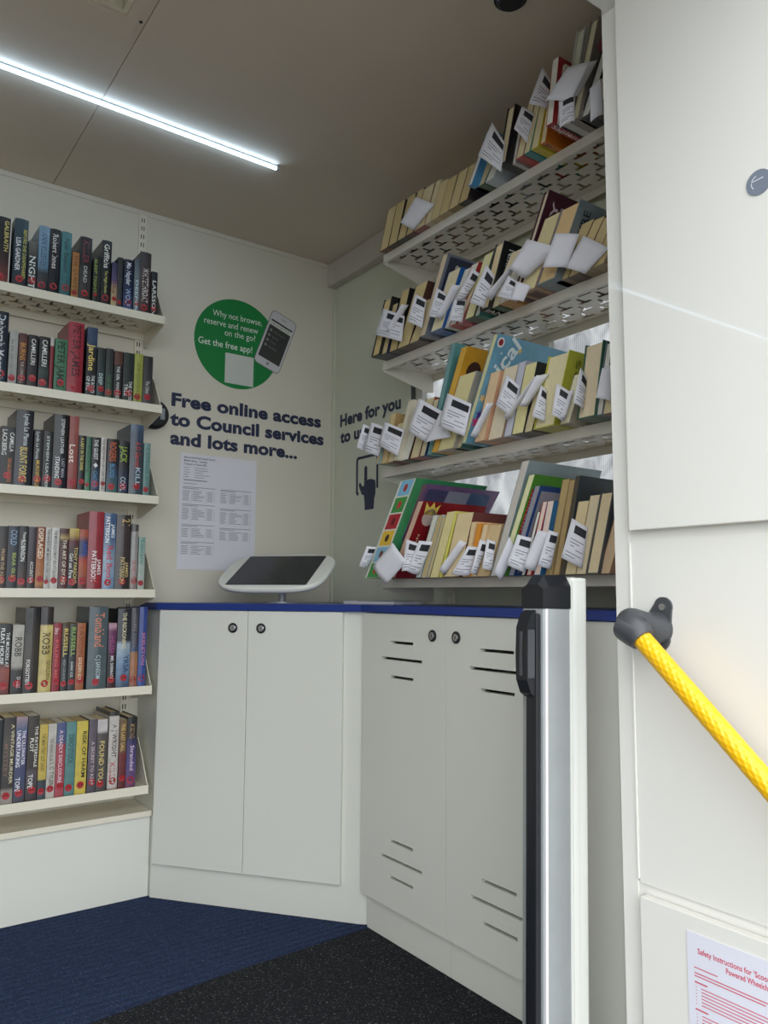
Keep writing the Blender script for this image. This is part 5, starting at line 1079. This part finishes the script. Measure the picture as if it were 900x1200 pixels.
# ------------------------------------------------------------------ yellow handrail
hr = empty('handrail', (-.5, -1.87, .9)); tag(hr, 'yellow knurled handrail sloping down the white partition', 'handrail')
P0, P1 = V3((-.570, -1.866, .895)), V3((-.570, -2.25, .527))
d = (P1-P0).normalized(); u = V3((-1, 0, 0)); v = d.cross(u).normalized()
bm = bmesh.new(); NS, NL = 60, 260; R = .0158; Ltot = (P1-P0).length
rings = []
for j in range(NL+1):
    sj = Ltot*j/NL; ring = []
    for i in range(NS):
        a = 2*PI*i/NS
        k = max(math.cos(12*a+sj*300), math.cos(12*a-sj*300))
        r = R+.0007*k
        ring.append(P0+d*sj+r*(math.cos(a)*u+math.sin(a)*v)-V3(hr.location))
    rings.append(ring)
add_loft(bm, rings); finish('tube', bm, M_YEL, hr, smooth=True)
def bracket(P, dirn, ear):
    bm = bmesh.new(); O = V3(hr.location)
    wallp = V3((-.5041, P.y, P.z))
    # elbow: from the wall pad out to the rail, then along it
    pts = [(wallp, .030), (wallp+V3((-.012, 0, 0)), .0285), (wallp+V3((-.032, 0, 0)), .0285), (P+V3((.010, 0, 0))-dirn*.010, .030), (P-dirn*.010, .028)]
    def ring(c, nrm, r, n=28):
        nrm = nrm.normalized(); a = nrm.orthogonal().normalized()
        ref = V3((0, 0, 1)); a = (ref-nrm*ref.dot(nrm)).normalized(); b = nrm.cross(a)
        return [c+r*(math.cos(2*PI*i/n)*a+math.sin(2*PI*i/n)*b)-O for i in range(n)]
    rg = [ring(pts[0][0], V3((-1, 0, 0)), pts[0][1]), ring(pts[1][0], V3((-1, 0, 0)), pts[1][1]), ring(pts[2][0], V3((-1, 0, 0))+dirn*.1, pts[2][1]), ring(pts[3][0], V3((-1, 0, 0))+dirn*.5, pts[3][1]), ring(P+V3((-.006, 0, 0))-dirn*.001, V3((-.7, 0, 0))+dirn, .0290), ring(P+dirn*.012, dirn, .0262), ring(P+dirn*.024, dirn, .0215)]
    add_loft(bm, rg)
    e = finish('bracket', bm, M_DARK, hr); shade_auto(e, 60)
    bm = bmesh.new(); tip = V3((-.5041, P.y+ear[0], P.z+ear[1])); ax = (tip-wallp); L_ = ax.length; ax.normalize(); bx_ = V3((1, 0, 0)).cross(ax)
    out = []
    for i in range(13): a = -PI/2+PI*i/12; out.append(tip+.017*(math.cos(a)*ax+math.sin(a)*bx_))
    for i in range(13): a = PI/2+PI*i/12; out.append(wallp-ax*.012+.031*(math.cos(a)*ax+math.sin(a)*bx_))
    add_loft(bm, [[p+V3((dx, 0, 0))-O for p in out] for dx in (.0, -.005)]); f = finish('fixing_ear', bm, M_DARK, e)
    bm = bmesh.new(); add_cyl(bm, tip+V3((-.005, 0, 0))-O, tip+V3((-.0075, 0, 0))-O, .006, 16); finish('screw', bm, M_CHROME, e)
bracket(P0, d, (-.014, .037)); bracket(P1, -d, (.014, -.037))

# ------------------------------------------------------------------ retractable gate post
gp = empty('gate_post', (-.594, -1.67, 0)); gp.rotation_euler = (0, .021, 0); tag(gp, 'silver and black retractable gate post with a black pull handle', 'gate post')
gx0, gx1, gy0, gy1 = -.034, .0385, -.03, .0215          # cassette
bm = bmesh.new(); add_box(bm, gx0, gx1, gy0, gy1, -.004, .927, .004); c = finish('cassette', bm, M_ALU, gp); shade_auto(c, 40)
bm = bmesh.new(); add_box(bm, gx0+.0045, gx0+.011, gy0-.0022, gy0, .0, .926, .0008); finish('bright_bead', bm, ink((226, 220, 220)), gp)
bm = bmesh.new()
pr = [(gy1+.001, .927), (gy0-.001, .927), (gy0-.001, .962), (gy0+.012, .984), (gy1-.012, .984), (gy1+.001, .962)]
ring0 = [(gx0-.0015, a, b) for a, b in pr]
add_loft(bm, [[(gx0-.0015, a, min(b, .970)) for a, b in pr], [(gx0+.014, a, b+.004 if b > .93 else b) for a, b in pr], [(gx1+.001, a, b+.006 if b > .93 else b) for a, b in pr]])
cap = finish('end_cap', bm, M_BLACK, gp); shade_auto(cap, 25)
bm = bmesh.new(); add_box(bm, gx0-.014, gx0-.0005, gy0+.004, gy0+.030, .0, .917, .004); s_ = finish('pull_bar', bm, M_BLACK, gp)
bm = bmesh.new()
prh = []
for i in range(13): a = PI*i/12; prh.append((-.014-.018*math.sin(a)**.45 if 0 < i < 12 else -.014, math.cos(a)))
hz, hl = .845, .078
out = [(gx0-.012, hz+hl), (gx0-.024, hz+hl*.9), (gx0-.034, hz+hl*.6), (gx0-.036, hz), (gx0-.034, hz-hl*.6), (gx0-.024, hz-hl*.9), (gx0-.012, hz-hl)]
add_loft(bm, [[(a, yy_, b) for a, b in out] for yy_ in (gy0+.007, gy0+.016, gy0+.034)])
hd = finish('pull_handle', bm, M_BLACK, gp)
bm = bmesh.new()
for k in range(2): add_box(bm, gx0-.033, gx0-.016, gy0+.0065-.0012, gy0+.0075, hz-hl*.55+k*.0, hz+hl*.55, .0005) if k == 0 else add_box(bm, gx0-.0362, gx0-.034, gy0+.018, gy0+.024, hz-hl*.5, hz+hl*.5, .0005)
finish('grip_groove', bm, M_DARK, hd)
wp = box('mounting_post', gx1+.0022, gx1+.0455, gy0-.002, gy0+.03, -.004, .986, M_WHITEP, gp, bev=.005)
bm = bmesh.new(); add_box(bm, gx1+.0035, gx1+.017, gy0-.0042, gy0-.0022, -.004, .980, .001); finish('raised_edge', bm, M_WHITEP, gp)
